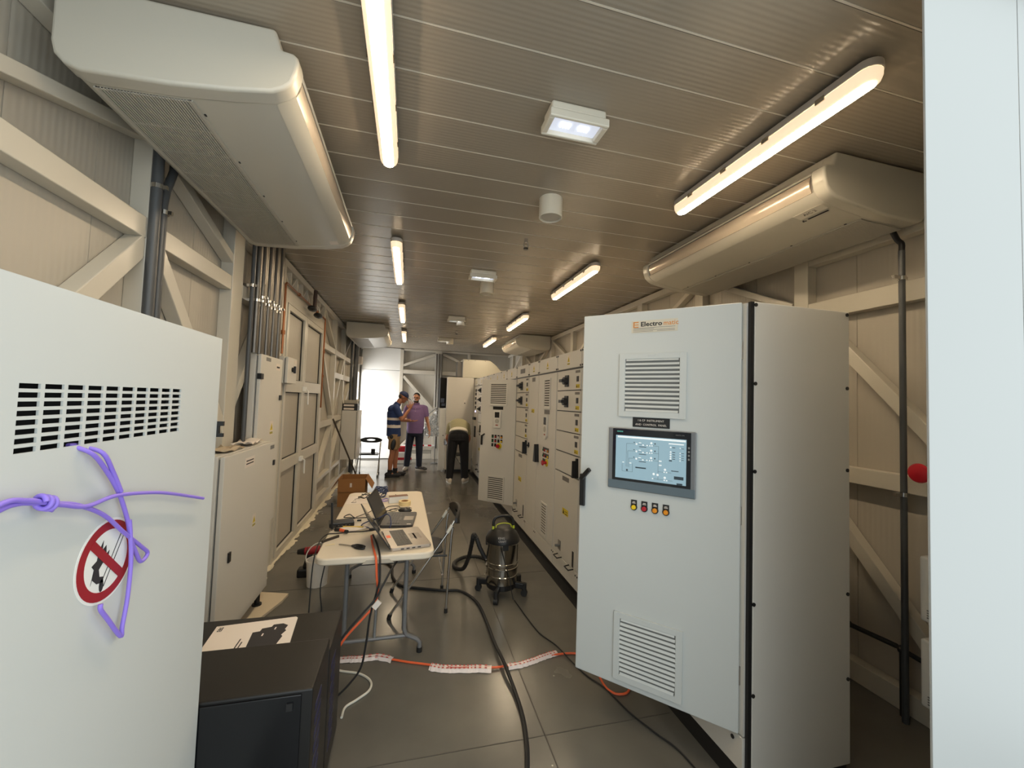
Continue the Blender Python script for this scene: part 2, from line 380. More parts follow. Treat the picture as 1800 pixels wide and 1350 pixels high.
# back wall: flush white leaf in the corner, steel frame to the right of it
D3 = structure('door_3', (-0.8, 11.5, 0))
MB().box(-1.29, -0.29, 11.50, 11.55, 0.02, 2.42).build('door_leaf', WHITE, D3, bevel=0.004)
MB().box(-1.29, -0.29, 11.50, 11.55, 2.428, 3.04).build('top_panel', WHITE, D3, bevel=0.004)
MB().box(-1.27, -0.31, 11.499, 11.5005, 1.205, 1.211).build('panel_joint', GREYD, D3)
FB = structure('trim_3', (0, 11.5, 0)); yb = 11.53
def Bk(name, x0, z0, x1, z1, hgt): member(name, FB, (x0, yb, z0), (x1, yb, z1), 0.09, hgt, (0, 1, 0))
Bk('post', -0.245, 0.0, -0.245, 3.02, 0.09); Bk('post', 0.76, 0.0, 0.76, 3.02, 0.19); Bk('post', 1.62, 0.0, 1.62, 3.02, 0.08); Bk('post', 1.31, 2.5, 1.31, 2.8, 0.06)
Bk('top_beam', -0.2, 3.02, 2.78, 3.02, 0.05); Bk('rail_beam', -0.2, 2.41, 0.66, 2.41, 0.11); Bk('rail_beam', 0.86, 2.41, 1.57, 2.41, 0.11); Bk('mid_beam', -0.2, 1.25, 0.66, 1.25, 0.11)
Bk('base_beam', -0.2, 0.07, 0.66, 0.07, 0.14); Bk('low_rail', -0.2, 0.28, 0.66, 0.28, 0.06)
Bk('diagonal_brace', -0.2, 2.58, 0.66, 2.93, 0.07); Bk('diagonal_brace', 0.87, 2.95, 1.32, 2.77, 0.07); Bk('diagonal_brace', -0.19, 2.28, 0.64, 1.38, 0.075); Bk('diagonal_brace', -0.19, 0.35, 0.64, 1.16, 0.06)

# the white leaf beside the camera, at the container's open front
D2 = structure('door_2', (2.1, 0.78, 0))
MB().box(1.391, 1.80, 0.790, 0.796, -0.1, 3.3).build('door_leaf', DOORW, D2, bevel=0.001)
MB().box(1.803, 2.95, 0.790, 0.796, -0.1, 3.3).build('door_leaf', DOORW, D2, bevel=0.001)
# ================================================================ things on the ceiling
LENS = mat('lamp_diffuser', S(240, 222, 200), 0.35, emis=(1.0, 0.77, 0.50, 1), estr=0.8)
CORE = mat('lamp_glow', S(255, 240, 220), 0.4, emis=(1.0, 0.79, 0.53, 1), estr=LAMP_CORE)
LHOUS = mat('lamp_housing', S(186, 178, 168), 0.4)
def stadium(x, y0, y1, hw, z, n=10):
    p = []
    for i in range(n+1):
        a = math.pi+math.pi*i/n; p.append((x+hw*math.cos(a), y0+hw+hw*math.sin(a), z))
    for i in range(n+1):
        a = math.pi*i/n; p.append((x+hw*math.cos(a), y1-hw+hw*math.sin(a), z))
    return p
def ceiling_light(x, y0, label, group):
    y1 = y0+1.2
    t = thing('ceiling_light', label, 'ceiling light', (x, (y0+y1)/2, ZC), 0, group)
    MB().prism(stadium(x, y0, y1, 0.050, ZC-0.052), (0, 0, 0.034)).build('housing', LHOUS, t, smooth=True, bevel=0.004)
    m = MB()
    for yy in (y0+0.2, y1-0.2): m.box(x-0.02, x+0.02, yy-0.03, yy+0.03, ZC-0.02, ZC)
    each(m, 'mounting_clip', STEEL, t)
    d = MB(); rings = [(0.047, -0.052), (0.046, -0.072), (0.040, -0.088), (0.026, -0.098)]
    vs = []; N = 22
    for hw, dz in rings: vs += stadium(x, y0+0.05-hw, y1-0.05+hw, hw, ZC+dz)
    fs = []
    for i in range(len(rings)-1):
        for j in range(N): fs.append((i*N+j, (i+1)*N+j, (i+1)*N+(j+1) % N, i*N+(j+1) % N))
    d.add(vs, fs); d.build('diffuser', LENS, t, smooth=True)
    MB().prism(stadium(x, y0+0.024, y1-0.024, 0.0255, ZC-0.1005), (0, 0, 0.003)).build('glowing_strip', CORE, t)
    m = MB()
    for q in range(4):
        yy = y0+0.2+q*0.27
        for s in (-1, 1): m.box(x+s*0.047, x+s*0.052, yy-0.02, yy+0.02, ZC-0.066, ZC-0.044)
    each(m, 'side_clip', CHROME, t)
lab = ['nearest of the left ceiling row, cut off by the frame top', 'second light of the left ceiling row, beyond the big left air conditioner',
       'third light of the left ceiling row, small and far', 'farthest and smallest light of the left ceiling row']
labr = ['nearest light of the right ceiling row, above the right air conditioner', 'second light of the right ceiling row, above the big open cabinet',
        'third light of the right ceiling row, above the far right air conditioner', 'farthest and smallest light of the right ceiling row']
for k, y0 in enumerate((1.1, 3.47, 5.83, 8.2)):
    ceiling_light(-0.165, y0, 'long lit strip, '+lab[k], 'strip lights on the ceiling')
    ceiling_light(1.675, y0-0.02, 'long lit strip, '+labr[k], 'strip lights on the ceiling')
# emergency lights
EML = mat('emergency_lens', S(196, 200, 214), 0.2, emis=(0.80, 0.86, 1.0, 1), estr=0.55)
EMD = mat('emergency_led', S(255, 255, 255), 0.3, emis=(0.9, 0.94, 1.0, 1), estr=5.0)
EMH = mat('emergency_housing', S(214, 208, 192), 0.4)
def emergency_light(x, y, label):
    t = thing('emergency_light', label, 'emergency light', (x, y, ZC), 0, 'emergency lights on the ceiling')
    MB().box(x-0.135, x+0.135, y-0.06, y+0.06, ZC-0.045, ZC).build('housing', EMH, t, bevel=0.012, seg=3)
    f = MB()
    for q in ((-0.145, 0.145, -0.072, -0.055), (-0.145, 0.145, 0.055, 0.072), (-0.145, -0.118, -0.055, 0.055), (0.118, 0.145, -0.055, 0.055)): f.box(x+q[0], x+q[1], y+q[2], y+q[3], ZC-0.085, ZC-0.045)
    f.build('frame', EMH, t, bevel=0.006)
    MB().box(x-0.118, x+0.118, y-0.055, y+0.055, ZC-0.062, ZC-0.046).build('lens', EML, t)
    m = MB()
    for s in (-1, 1):
        for q in range(4): m.box(x+s*(0.025+q*0.014)-0.003, x+s*(0.025+q*0.014)+0.003, y-0.01, y+0.02, ZC-0.068, ZC-0.062)
    each(m, 'led', EMD, t)
for k, yy in enumerate((1.72, 4.17, 6.62, 9.05)):
    emergency_light(0.70, yy, 'lit white rectangular emergency lamp, '+['nearest and largest, mid ceiling near the top', 'second one, just before the second white cylinder', 'third one down the ceiling', 'farthest one down the ceiling'][k])
def cylinder_fixture(x, y, label):
    t = thing('ceiling_cylinder', label, 'ceiling fixture', (x, y, ZC), 0, 'white cylinders on the ceiling')
    MB().lathe([(0.0, 0.0), (0.078, 0.0), (0.078, -0.128), (0.074, -0.131), (0.070, -0.128), (0.070, -0.118), (0.0, -0.118)][::-1], (x, y, ZC), n=36).build('body', EMH, t, smooth=True)
    MB().cyl((x, y, ZC-0.125), (x, y, ZC-0.118), 0.062, 28).build('face_plate', ACG, t, smooth=True)
for k, (xx, yy) in enumerate(((0.865, 2.51), (0.815, 4.56), (0.785, 6.7), (0.83, 9.1))):
    cylinder_fixture(xx, yy, 'plain white cylinder hanging from the ceiling, '+['nearest and largest of them', 'second, right behind an emergency lamp', 'third, tucked behind an emergency lamp', 'farthest and smallest'][k])
def sprinkler(x, y, label):
    t = thing('sprinkler_head', label, 'sprinkler', (x, y, ZC), 0, 'small heads on the ceiling')
    MB().cyl((x, y, ZC-0.03), (x, y, ZC), 0.016, 12).build('collar', CHROME, t, smooth=True)
    m = MB()
    for s in (-1, 1): m.tube([(x+s*0.012, y, ZC-0.03), (x+s*0.02, y, ZC-0.05), (x+s*0.012, y, ZC-0.075)], 0.004)
    each(m, 'yoke_arm', STEEL, t, smooth=True)
    MB().lathe([(0.0, -0.078), (0.02, -0.078), (0.02, -0.09), (0.0, -0.09)][::-1], (x, y, ZC), n=12).build('deflector', BLACK, t)
sprinkler(0.893, 3.2, 'small metal head on the ceiling behind the nearest white cylinder'); sprinkler(0.845, 7.88, 'tiny far metal head on the ceiling before the farthest cylinder')

# air conditioners under the ceiling
PROF = [(.085, .012), (.074, .045), (.062, .086), (.022, .090), (.005, .103), (.0, .125), (.006, .165), (.020, .205), (.045, .230), (.085, .252), (.22, .276), (.40, .297), (.655, .307), (.700, .292), (.728, .262), (.738, .22), (.738, .012)]
def aircon(xf, s, y0, y1, label, big=True, depth=0.738, sticker=None):
    t = thing('air_conditioner', label, 'air conditioner', (xf+s*depth/2, (y0+y1)/2, ZC), 0, 'air conditioners under the ceiling')
    k = depth/0.738
    P3 = lambda d, h, y: (xf+s*d*k, y, ZC-h)
    inner = PROF[:3]+[(.03, .10), (.03, .215)]+PROF[9:]
    MB().prism([P3(d, h, y0+0.06) for d, h in inner], (0, y1-y0-0.12, 0)).build('casing', ACW, t, smooth=True)
    for a, e in ((y0, 0.075), (y1, -0.075)):
        MB().prism([P3(d-0.004 if d < .3 else d+0.003, h+(0.003 if h > .2 else 0), a) for d, h in PROF], (0, e, 0)).build('end_cap', ACW, t, smooth=True, bevel=0.012, seg=4)
    # front rails and louver
    r = MB(); r.prism([P3(d, h, y0+0.07) for d, h in ((.045, .07), (.020, .088), (.006, .104), (.012, .112), (.034, .106))], (0, y1-y0-0.14, 0))
    r.prism([P3(d, h, y0+0.07) for d, h in ((.020, .206), (.045, .232), (.085, .253), (.085, .225), (.03, .200))], (0, y1-y0-0.14, 0))
    each(r, 'front_rail', ACW, t, smooth=True)
    MB().prism([P3(d, h, y0+0.09) for d, h in ((.014, .116), (.006, .14), (.010, .17), (.024, .202), (.03, .20), (.018, .17), (.014, .14), (.022, .116))], (0, y1-y0-0.18, 0)).build('louver', LOUV, t, smooth=True)
    # intake grille underneath
    def under(d): return .276+(d-.22)*.021/.18 if d < .40 else .297+(d-.40)*.010/.255
    g0, g1 = .37, .66
    gb = MB(); gb.prism([P3(d, h, y0+0.085) for d, h in ((g0, under(g0)+.0015), (g1, under(g1)+.0005), (g1, under(g1)-.004), (g0, under(g0)-.004))], (0, y1-y0-0.17, 0)); gb.build('intake_gap', ACD, t)
    sl = MB(); n = 30
    for i in range(n+1):
        d = g0+(g1-g0)*i/n; wd = .0050 if 0 < i < n else .012; hh = under(min(d, .655))
        sl.prism([P3(d-wd/2, hh+.006, y0+0.08), P3(d+wd/2, hh+.006, y0+0.08), P3(d+wd/2, hh-.001, y0+0.08), P3(d-wd/2, hh-.001, y0+0.08)], (0, y1-y0-0.16, 0))
    yy = y0+0.08
    while yy <= y1-0.075:
        sl.prism([P3(g0, under(g0)+.0045, yy), P3(g1, under(.655)+.0045, yy), P3(g1, under(.655)-.001, yy), P3(g0, under(g0)-.001, yy)], (0, 0.010, 0)); yy += (y1-y0-0.17)/8
    sl.build('intake_grille', ACG, t)
    m = MB()
    for i in range(5):
        yy = y0+0.16+(y1-y0-0.32)*i/4
        for d in (g0-0.012, ): m.box(xf+s*(d*k-.003), xf+s*(d*k+.003), yy-.006, yy+.006, ZC-under(d)-.003, ZC-under(d)+.001)
    each(m, 'screw', BLACK, t)
    return t
aca = aircon(-0.462, -1, 1.62, 3.24, 'large white air conditioner at top left, nearest the camera')
st = MB(); st.hexa([(-0.610, 3.09, ZC-.2640), (-0.555, 3.09, ZC-.2542), (-0.555, 3.155, ZC-.2542), (-0.610, 3.155, ZC-.2640), (-0.610, 3.09, ZC-.2610), (-0.555, 3.09, ZC-.2512), (-0.555, 3.155, ZC-.2512), (-0.610, 3.155, ZC-.2610)])
st.build('sticker', PAPER, aca)
acb = aircon(2.015, 1, 1.56, 3.22, 'large white air conditioner at top right, above the big cabinet')
o = Vector((2.135, 1.80, ZC-0.2645)); rgt = Vector((0, -1, 0)); upv = Vector((-1, 0, .125)).normalized()
rgt = Vector((0, -1, 0))
MB().obox(o-upv*0.012, rgt*-0.0+Vector((0, -0.16, 0)), upv*0.06, (0, 0, -0.001)).build('label_plate', mat('label_white', S(216, 211, 198), 0.5), acb)
text('label_text', 'A/C 2', 0.03, o+Vector((0.0, -0.04, -0.0015))+upv*0.008, rgt, upv, INK, acb)
mm = MB(); o2 = Vector((2.175, 1.775, ZC-0.2698)); mm.obox(o2, (0, -0.115, 0), upv*0.010, (0, 0, -0.001))
o3 = o2+Vector((0, 0.03, 0))
for q in ((0, 0), (0.5, 0.9), (-0.5, 0.9)): mm.obox(o3+Vector((0, 0.012*q[0], 0))+upv*0.012*(0.5-q[1]), (0, -0.009, 0), upv*0.008, (0, 0, -0.001))
mm.build('badge', INK, acb)
aircon(-0.43, -1, 7.78, 9.3, 'small looking white air conditioner far down the left wall')
aircon(2.02, 1, 7.75, 9.0, 'white air conditioner far down the right wall, above the switchgear row')
# ================================================================ left side
# tall light grey cabinet beside the camera, slotted side towards the aisle
t = thing('battery_cabinet', 'light grey cabinet at left foreground with rows of ventilation slots and a no-flames sticker', 'cabinet', (-0.9, 1.1, 0))
X0, CX, CY0, CY1, CZ = -0.62, -1.2, 0.50, 1.548, 1.858
vy0, vy1, vz0, vz1 = 0.836, 1.318, 1.5665, 1.6830
b = MB()
b.box(X0-.004, X0, CY0, vy0, 0.0, CZ); b.box(X0-.004, X0, vy1, CY1, 0.0, CZ); b.box(X0-.004, X0, vy0, vy1, 0.0, vz0); b.box(X0-.004, X0, vy0, vy1, vz1, CZ)
nr, nc = 8, 10; pz = (vz1-vz0+0.0065)/nr; py = (vy1-vy0+0.0085)/nc
for i in range(1, nr): b.box(X0-.004, X0, vy0, vy1, vz0+i*pz-0.0062, vz0+i*pz)
for j in range(1, nc): b.box(X0-.004, X0-0.00005, vy0+j*py-0.0085, vy0+j*py, vz0, vz1)
b.build('slotted_panel', GREY, t)
MB().box(X0-.06, X0-.05, vy0-.02, vy1+.02, vz0-.02, vz1+.02).build('dark_interior', VOID, t)
b = MB().box(CX, X0-.004, CY0, CY0+.01, 0, CZ); b.box(CX, X0-.004, CY1-.01, CY1, 0, CZ); b.box(CX, CX+.01, CY0+.01, CY1-.01, 0, CZ); b.box(CX+.01, X0-.004, CY0+.01, CY1-.01, CZ-.01, CZ)
b.build('body', GREY, t)
b = MB().box(X0-.02, X0+.006, CY1, CY1+.012, 1.535, 1.575); b.box(X0-.02, X0+.018, CY1+.001, CY1+.012, 1.565, 1.58); b.box(X0-.02, X0+.018, CY1+.001, CY1+.012, 1.528, 1.54); b.build('latch', BLACK, t)
# sticker: ring, bar, flame and match
sy, sz, sr = 1.071, 1.308, 0.088
def sp(y, z, lay): return (X0+0.0008*lay, sy+y*sr, sz+z*sr)
sk = MB().cyl((X0, sy, sz), (X0+.0008, sy, sz), sr, 48).build('no_flame_sticker', WHITE, t, label='round no open flames sticker')
r = MB(); N = 48
for i in range(N):
    a0, a1 = 2*math.pi*i/N, 2*math.pi*(i+1)/N
    r.prism([sp(math.cos(a0)*.94, math.sin(a0)*.94, 1), sp(math.cos(a1)*.94, math.sin(a1)*.94, 1), sp(math.cos(a1)*.73, math.sin(a1)*.73, 1), sp(math.cos(a0)*.73, math.sin(a0)*.73, 1)], (.0006, 0, 0))
cs = math.cos(math.radians(-45)); sn = math.sin(math.radians(-45)); bw = .10
r.prism([sp(-.76*cs-bw*-sn, -.76*sn-bw*cs, 1.9), sp(.76*cs-bw*-sn, .76*sn-bw*cs, 1.9), sp(.76*cs+bw*-sn, .76*sn+bw*cs, 1.9), sp(-.76*cs+bw*-sn, -.76*sn+bw*cs, 1.9)], (.0006, 0, 0))
r.build('prohibition_ring', DRED, sk)
g = MB()
fl = [(-.08, -.50), (-.30, -.46), (-.46, -.30), (-.50, -.42), (-.42, -.08), (-.50, .02), (-.34, .10), (-.30, .30), (-.16, .52), (-.18, .30), (-.06, .38), (-.04, .16), (.06, .22), (.02, .02), (-.14, -.02), (-.26, -.14), (-.22, -.32), (-.10, -.36)]
g.prism([sp(y, z, 1.2) for y, z in fl], (.0005, 0, 0))
a, e = Vector((-.12, -.58)), Vector((.52, .52)); d = (e-a).normalized(); nn = Vector((-d.y, d.x))
for s in (-1, 1):
    p = [a+nn*s*.075, e+nn*s*.075, e+nn*s*.055, a+nn*s*.055]; g.prism([sp(q.x, q.y, 1.2) for q in p], (.0005, 0, 0))
p = [e+nn*.075, e+d*.05+nn*.0, e-nn*.075, e-nn*.05, e+d*.02, e+nn*.05]; g.prism([sp(q.x, q.y, 1.2) for q in p], (.0005, 0, 0))
g.prism([sp(-.14+.09*math.cos(q*math.pi/6)*.8, -.56+.15*math.sin(q*math.pi/6), 1.2) for q in range(12)], (.0005, 0, 0))
g.build('flame_and_match', INK, sk)

# purple cable tied through the slots
XC = -0.606
A = [(0.72,1.470),(0.801,1.496),(0.840,1.491),(0.863,1.484),(0.883,1.476),(0.920,1.463),(0.975,1.447),(1.053,1.449),(1.171,1.429),(1.270,1.404),(1.444,1.350)]
A2 = [(0.72,1.458),(0.803,1.484),(0.835,1.487),(0.863,1.481),(0.883,1.476),(0.913,1.468),(0.960,1.453),(1.031,1.415),(1.098,1.358),(1.164,1.304),(1.193,1.277),(1.168,1.266),(1.144,1.300),(1.123,1.337),(1.112,1.373),(1.092,1.417),(1.069,1.457),(1.030,1.506),(0.986,1.548),(0.962,1.567)]
B3 = [(1.073,1.453),(1.044,1.500),(1.009,1.546),(0.995,1.560),(0.975,1.566),(0.960,1.567)]
C3 = [(1.112,1.380),(1.122,1.331),(1.128,1.277),(1.125,1.202),(1.114,1.144),(1.111,1.123),(1.064,1.185),(1.041,1.216),(1.040,1.228)]
m = MB(); rr = 0.0043
m.tube([(XC+.004, y, z) for y, z in A], rr, 10, sub=5); m.tube([(XC-.002 if z < 1.55 else -0.63, y, z) for y, z in A2], rr, 10, sub=5)
m.tube([(XC+.002 if z < 1.56 else -0.63, y, z) for y, z in B3], rr, 10, sub=5); m.tube([(XC, y, z) for y, z in C3], rr, 10, sub=5)
kn = []
for q in range(19):
    a = q*2*math.pi/6.5; kn.append((XC+.010*math.cos(a)+.003, 0.868+q*.0016, 1.482+.011*math.sin(a)-q*.0006))
m.tube(kn, rr*.95, 10, sub=3)
m.build('purple_cable', PURPLE, smooth=True)
tag(bpy.data.objects['purple_cable'], 'purple cable knotted through the slots of the left foreground cabinet', 'cable')

# two black equipment cabinets on the floor, manual lying on the rear one
def black_box(y0, y1, x0, x1, zt, label):
    t = thing('black_cabinet', label, 'equipment cabinet', ((x0+x1)/2, (y0+y1)/2, 0), 0, 'black cabinets in the foreground')
    MB().box(x0, x1, y0, y1, 0.03, zt).build('body', BLACKM, t, bevel=0.006)
    MB().box(x0+.02, x1-.02, y0+.02, y1-.02, 0.0, 0.03).build('base', BLACK, t)
    p = MB().box(x0+.02, x1-.035, y0-.006, y0, 0.06, zt-.012).build('front_door', mat('smoked_panel', S(12, 14, 18), 0.2), t, bevel=0.003)
    MB().box(x1-.08, x1-.06, y0-.011, y0-.006, zt-.06, zt-.035).build('door_latch', BLACK, p)
    s = MB(); zz = zt-.12
    while zz > 0.08:
        s.box(x1, x1+.0012, y0+.06, y0+.16, zz, zz+.026); zz -= .05
    each(s, 'side_vent', mat('vent_blue', S(32, 34, 74), 0.5), t)
    return t
black_box(1.885, 2.22, -1.03, -0.281, 0.598, 'rear black equipment cabinet, with a printed manual on its top')
black_box(1.560, 1.865, -0.90, -0.281, 0.659, 'front black equipment cabinet with a smoked front panel, nothing on its top')
mn = thing('printed_manual', 'white manual with a picture of black cabinets, lying on the rear black cabinet', 'manual', (-0.63, 2.05, .598))
KK = 1.216; MZ = .5985
def mp(x, y): return (x*KK, y*KK)
MB().prism([mp(*q)+(MZ,) for q in ((-0.652, 1.575), (-0.666, 1.772), (-0.400, 1.795), (-0.392, 1.786), (-0.372, 1.575))], (0, 0, .004)).build('pages', PAPER, mn)
MB().prism([mp(*q)+(MZ+.004,) for q in ((-0.512,1.590),(-0.524,1.705),(-0.501,1.709),(-0.499,1.727),(-0.469,1.733),(-0.466,1.748),(-0.434,1.751),(-0.413,1.735),(-0.417,1.708),(-0.410,1.699),(-0.420,1.672),(-0.413,1.662),(-0.421,1.60))], (0, 0, .0004)).build('cabinet_picture', INK, mn)
each(MB().obox(mp(-.487, 1.675)+(MZ+.0044,), (.006, 0, 0), (0, .02, 0), (0, 0, .0003)).obox(mp(-.455, 1.712)+(MZ+.0044,), (.006, 0, 0), (0, .02, 0), (0, 0, .0003)), 'picture_highlight', PAPER, mn)
text('logo_text', 'EBS', 0.024, mp(-0.638, 1.732)+(MZ+.0042,), (0.02, 1, 0), (-1, 0.02, 0), INK, mn, off=.0006)
m = MB()
for k, (xx, ln) in enumerate(((-0.552, .085), (-0.541, .06))): m.obox(mp(xx, 1.60)+(MZ+.004,), (.005, 0, 0), (0, ln, 0), (0, 0, .0004))
each(m, 'title_line', INK, mn)

# wall cabinets further down
def grey_cab(name, label, xf, depth, y0, y1, z0, z1, group=None):
    t = thing(name, label, 'wall cabinet', (xf-depth/2, (y0+y1)/2, z0), 0, group)
    MB().box(xf-depth, xf-.035, y0, y1, z0, z1).build('body', GREYI, t, bevel=.003)
    MB().box(xf-.035, xf-.024, y0+.02, y1-.02, z0+.02, z1-.02).build('seal', GREYD, t)
    d = MB().box(xf-.024, xf, y0+.004, y1-.004, z0+.004, z1-.004).build('door', GREYI, t, bevel=.003)
    return t, d
def warn(y, z, x, s, parent, nx=1):                     # little triangle sticker on a face x = const
    w_ = MB().box(x, x+nx*.0008, y-s*.36, y+s*.36, z-s*.5, z+s*.5).build('warning_sticker', PAPER, parent)
    MB().prism([(x+nx*.0008, y-s*.28, z-s*.15), (x+nx*.0008, y+s*.28, z-s*.15), (x+nx*.0008, y, z+s*.36)], (nx*.0006, 0, 0)).build('triangle', YELLOW, w_)
    MB().prism([(x+nx*.0014, y-s*.03, z-s*.08), (x+nx*.0014, y+s*.07, z-s*.0), (x+nx*.0014, y+s*.02, z+s*.2)], (nx*.0004, 0, 0)).build('bolt', INK, w_)
    MB().box(x+nx*.0008, x+nx*.0013, y-s*.30, y+s*.30, z-s*.42, z-s*.26).build('caption', mat('caption_olive', S(160, 150, 60), 0.6), w_)
t, d = grey_cab('low_wall_cabinet', 'waist-high grey wall cabinet with loose papers on top, left wall', -1.05, 0.19, 2.75, 3.68, 0.13, 1.292)
MB().box(-1.05, -1.0485, 3.07, 3.24, 1.17, 1.235).build('nameplate', PAPER, d); m = MB()
for z in (1.21, 1.19): m.box(-1.0485, -1.048, 3.09, 3.22, z, z+.008)
m.build('nameplate_text', INK, d); MB().box(-1.05, -1.0485, 3.57, 3.66, 1.235, 1.265).build('rating_label', GREYD, d)
each(MB().box(-1.052, -1.04, 2.88, 2.91, 0.62, 0.68).box(-1.052, -1.04, 3.645, 3.675, 1.10, 1.14), 'lock', BLACK, d)
warn(3.3, .76, -1.05, .09, d)
m = MB()
for yy in (2.85, 3.60): m.cyl((-1.09, yy, .03), (-1.09, yy, .13), .02, 12); m.cyl((-1.09, yy, 0), (-1.09, yy, .03), .035, 12)
m.build('foot', BLACK, t, smooth=True)
t2, d2 = grey_cab('tall_wall_cabinet', 'tall grey wall cabinet under the bundle of steel conduits', -1.15, 0.10, 3.56, 4.12, 0.55, 1.995)
MB().box(-1.15, -1.1485, 3.93, 4.05, 1.885, 1.945).build('nameplate', PAPER, d2); MB().box(-1.1485, -1.148, 3.95, 4.03, 1.905, 1.92).build('nameplate_text', INK, d2)
MB().box(-1.15, -1.1485, 3.68, 3.79, 1.945, 1.975).build('rating_label', GREYD, d2)
each(MB().box(-1.17, -1.14, 3.555, 3.61, 1.79, 1.835).box(-1.17, -1.14, 3.555, 3.61, 1.26, 1.305).box(-1.155, -1.14, 4.06, 4.11, 1.62, 1.665), 'lock', BLACK, d2)
warn(3.9, 1.38, -1.15, .12, d2)
t3, d3 = grey_cab('isolator_box', 'small square grey switch box mounted beside the double door', -1.14, 0.08, 4.24, 4.56, 1.78, 2.04)
MB().cyl((-1.14, 4.39, 1.92), (-1.125, 4.39, 1.92), .022, 16).build('switch_plate', BLACK, d3); MB().box(-1.125, -1.105, 4.38, 4.40, 1.885, 1.955).build('rotary_handle', BLACK, d3, bevel=.003)
MB().box(-1.14, -1.1385, 4.46, 4.54, 1.985, 2.02).build('nameplate', PAPER, d3)
# crumpled papers on the low cabinet
def sheet(name, label, cat, pts, z, m, group=None, amp=.012, seed=1):
    random.seed(seed); b = MB(); n = 6; vs = []
    P = [Vector((p[0], p[1], z)) for p in pts]
    for i in range(n+1):
        for j in range(n+1):
            u, v = i/n, j/n; q = P[0]*(1-u)*(1-v)+P[1]*u*(1-v)+P[2]*u*v+P[3]*(1-u)*v
            vs.append(q+Vector((0, 0, amp*random.random())))
    fs = [(i*(n+1)+j, (i+1)*(n+1)+j, (i+1)*(n+1)+j+1, i*(n+1)+j+1) for i in range(n) for j in range(n)]
    b.add(vs, fs); o = b.build(name, m, smooth=True); s = o.modifiers.new('solid', 'SOLIDIFY'); s.thickness = .0012; s.offset = 1
    return tag(o, label, cat, group)
sheet('crumpled_paper', 'crumpled brown wrapping paper, near end of the low wall cabinet top', 'paper', ((-1.22, 2.85), (-1.085, 2.9), (-1.10, 3.2), (-1.23, 3.15)), 1.293, mat('kraft', S(176, 160, 136), 0.8), 'papers on the low cabinet', .03, 4)
sheet('crumpled_paper', 'creased pale paper, far end of the low wall cabinet top', 'paper', ((-1.21, 3.24), (-1.08, 3.24), (-1.10, 3.56), (-1.22, 3.6)), 1.302, PAPER, 'papers on the low cabinet', .03, 9)
o = MB().prism([(-1.16, 3.25, .001), (-1.07, 3.18, .001), (-0.92, 3.64, .001), (-0.905, 3.76, .001), (-1.18, 3.84, .001)], (0, 0, .018)).build('floor_board', mat('pale_board', S(216, 200, 172), 0.7))
tag(o, 'pale board lying on the floor under the low wall cabinet', 'board')

# conduits
def conduit(name, label, pts, r, m, group=None, clamps=(), cat='conduit'):
    t = thing(name, label, cat, pts[0], 0, group)
    MB().tube(pts, r, 12).build('pipe', m, t, smooth=True)
    for c in clamps:
        c = Vector(c); k = MB(); k.cyl(c-Vector((0, 0, .011)), c+Vector((0, 0, .011)), r+.004, 14); k.box(c.x-.07, c.x, c.y-.008, c.y+.008, c.z-.01, c.z+.01); k.box(c.x, c.x+r+.018, c.y-.008, c.y+.008, c.z-.009, c.z+.009)
        k.build('clamp', CHROME, t, smooth=True)
    return t
N = 8; cl = ['nearest the camera'] + ['%s from the camera end' % w_ for w_ in ('second', 'third', 'fourth', 'fifth', 'sixth', 'seventh')]+['farthest from the camera']
for k in range(N):
    yy = 3.50+k*.072; xx = -1.185+.012*(k % 2)
    conduit('steel_conduit', 'vertical steel conduit above the tall wall cabinet, '+cl[k], [(xx, yy, 1.99), (xx, yy, 3.04)], .024, GALV, 'conduit bundle above the tall cabinet', [(xx, yy, 2.44 if k % 2 else 2.40)])
conduit('dark_conduit', 'thin dark conduit running down beside the tall wall cabinet to the low cabinet', [(-1.2, 3.44, 0.3), (-1.2, 3.44, 3.04)], .016, CONDUIT, None, [(-1.2, 3.44, 2.50)])
conduit('grey_conduit_pipe', 'thick grey pipe of a pair, left of the first wall post, under the air conditioner', [(-1.229, 2.275, 0.9), (-1.229, 2.275, 3.0)], .023, CONDUIT, 'pipe pair below the left air conditioner', [(-1.225, 2.275, 2.66), (-1.225, 2.275, 1.98)])
conduit('grey_conduit_pipe', 'thinner grey pipe of a pair, right of the first wall post, under the air conditioner', [(-1.229, 2.335, 0.9), (-1.229, 2.335, 2.60), (-1.229, 2.35, 2.68), (-1.229, 2.40, 2.80), (-1.229, 2.41, 3.0)], .019, CONDUIT, 'pipe pair below the left air conditioner', [(-1.225, 2.335, 2.56)])
# copper pipe round the door, with a black spray head
t = thing('copper_pipe', 'thin copper pipe framing the double door', 'pipe', (-1.22, 4.34, .2))
MB().tube([(-1.225, 4.335, 2.07), (-1.225, 4.335, 2.755), (-1.225, 4.36, 2.775), (-1.225, 6.22, 2.775), (-1.225, 6.245, 2.755), (-1.225, 6.245, 1.5)], .011, 8).build('pipe', COPPER, t, smooth=True)
m = MB()
for yy, zz in ((4.335, 2.28), (6.245, 2.3), (6.245, 1.95)): m.cyl((-1.225, yy, zz-.02), (-1.225, yy, zz+.02), .019, 10)
for yy in (4.83, 5.75): m.cyl((-1.225, yy-.02, 2.775), (-1.225, yy+.02, 2.775), .019, 10)
each(m, 'fitting', COPPER, t, smooth=True)
t = thing('door_camera', 'black double-headed sensor above the double door', 'sensor', (-1.2, 5.35, 2.66))
MB().cyl((-1.165, 5.3, 2.72), (-1.165, 5.3, 2.95), .022, 12).build('stem', mat('dark_copper', S(66, 46, 36), 0.5), t, smooth=True)
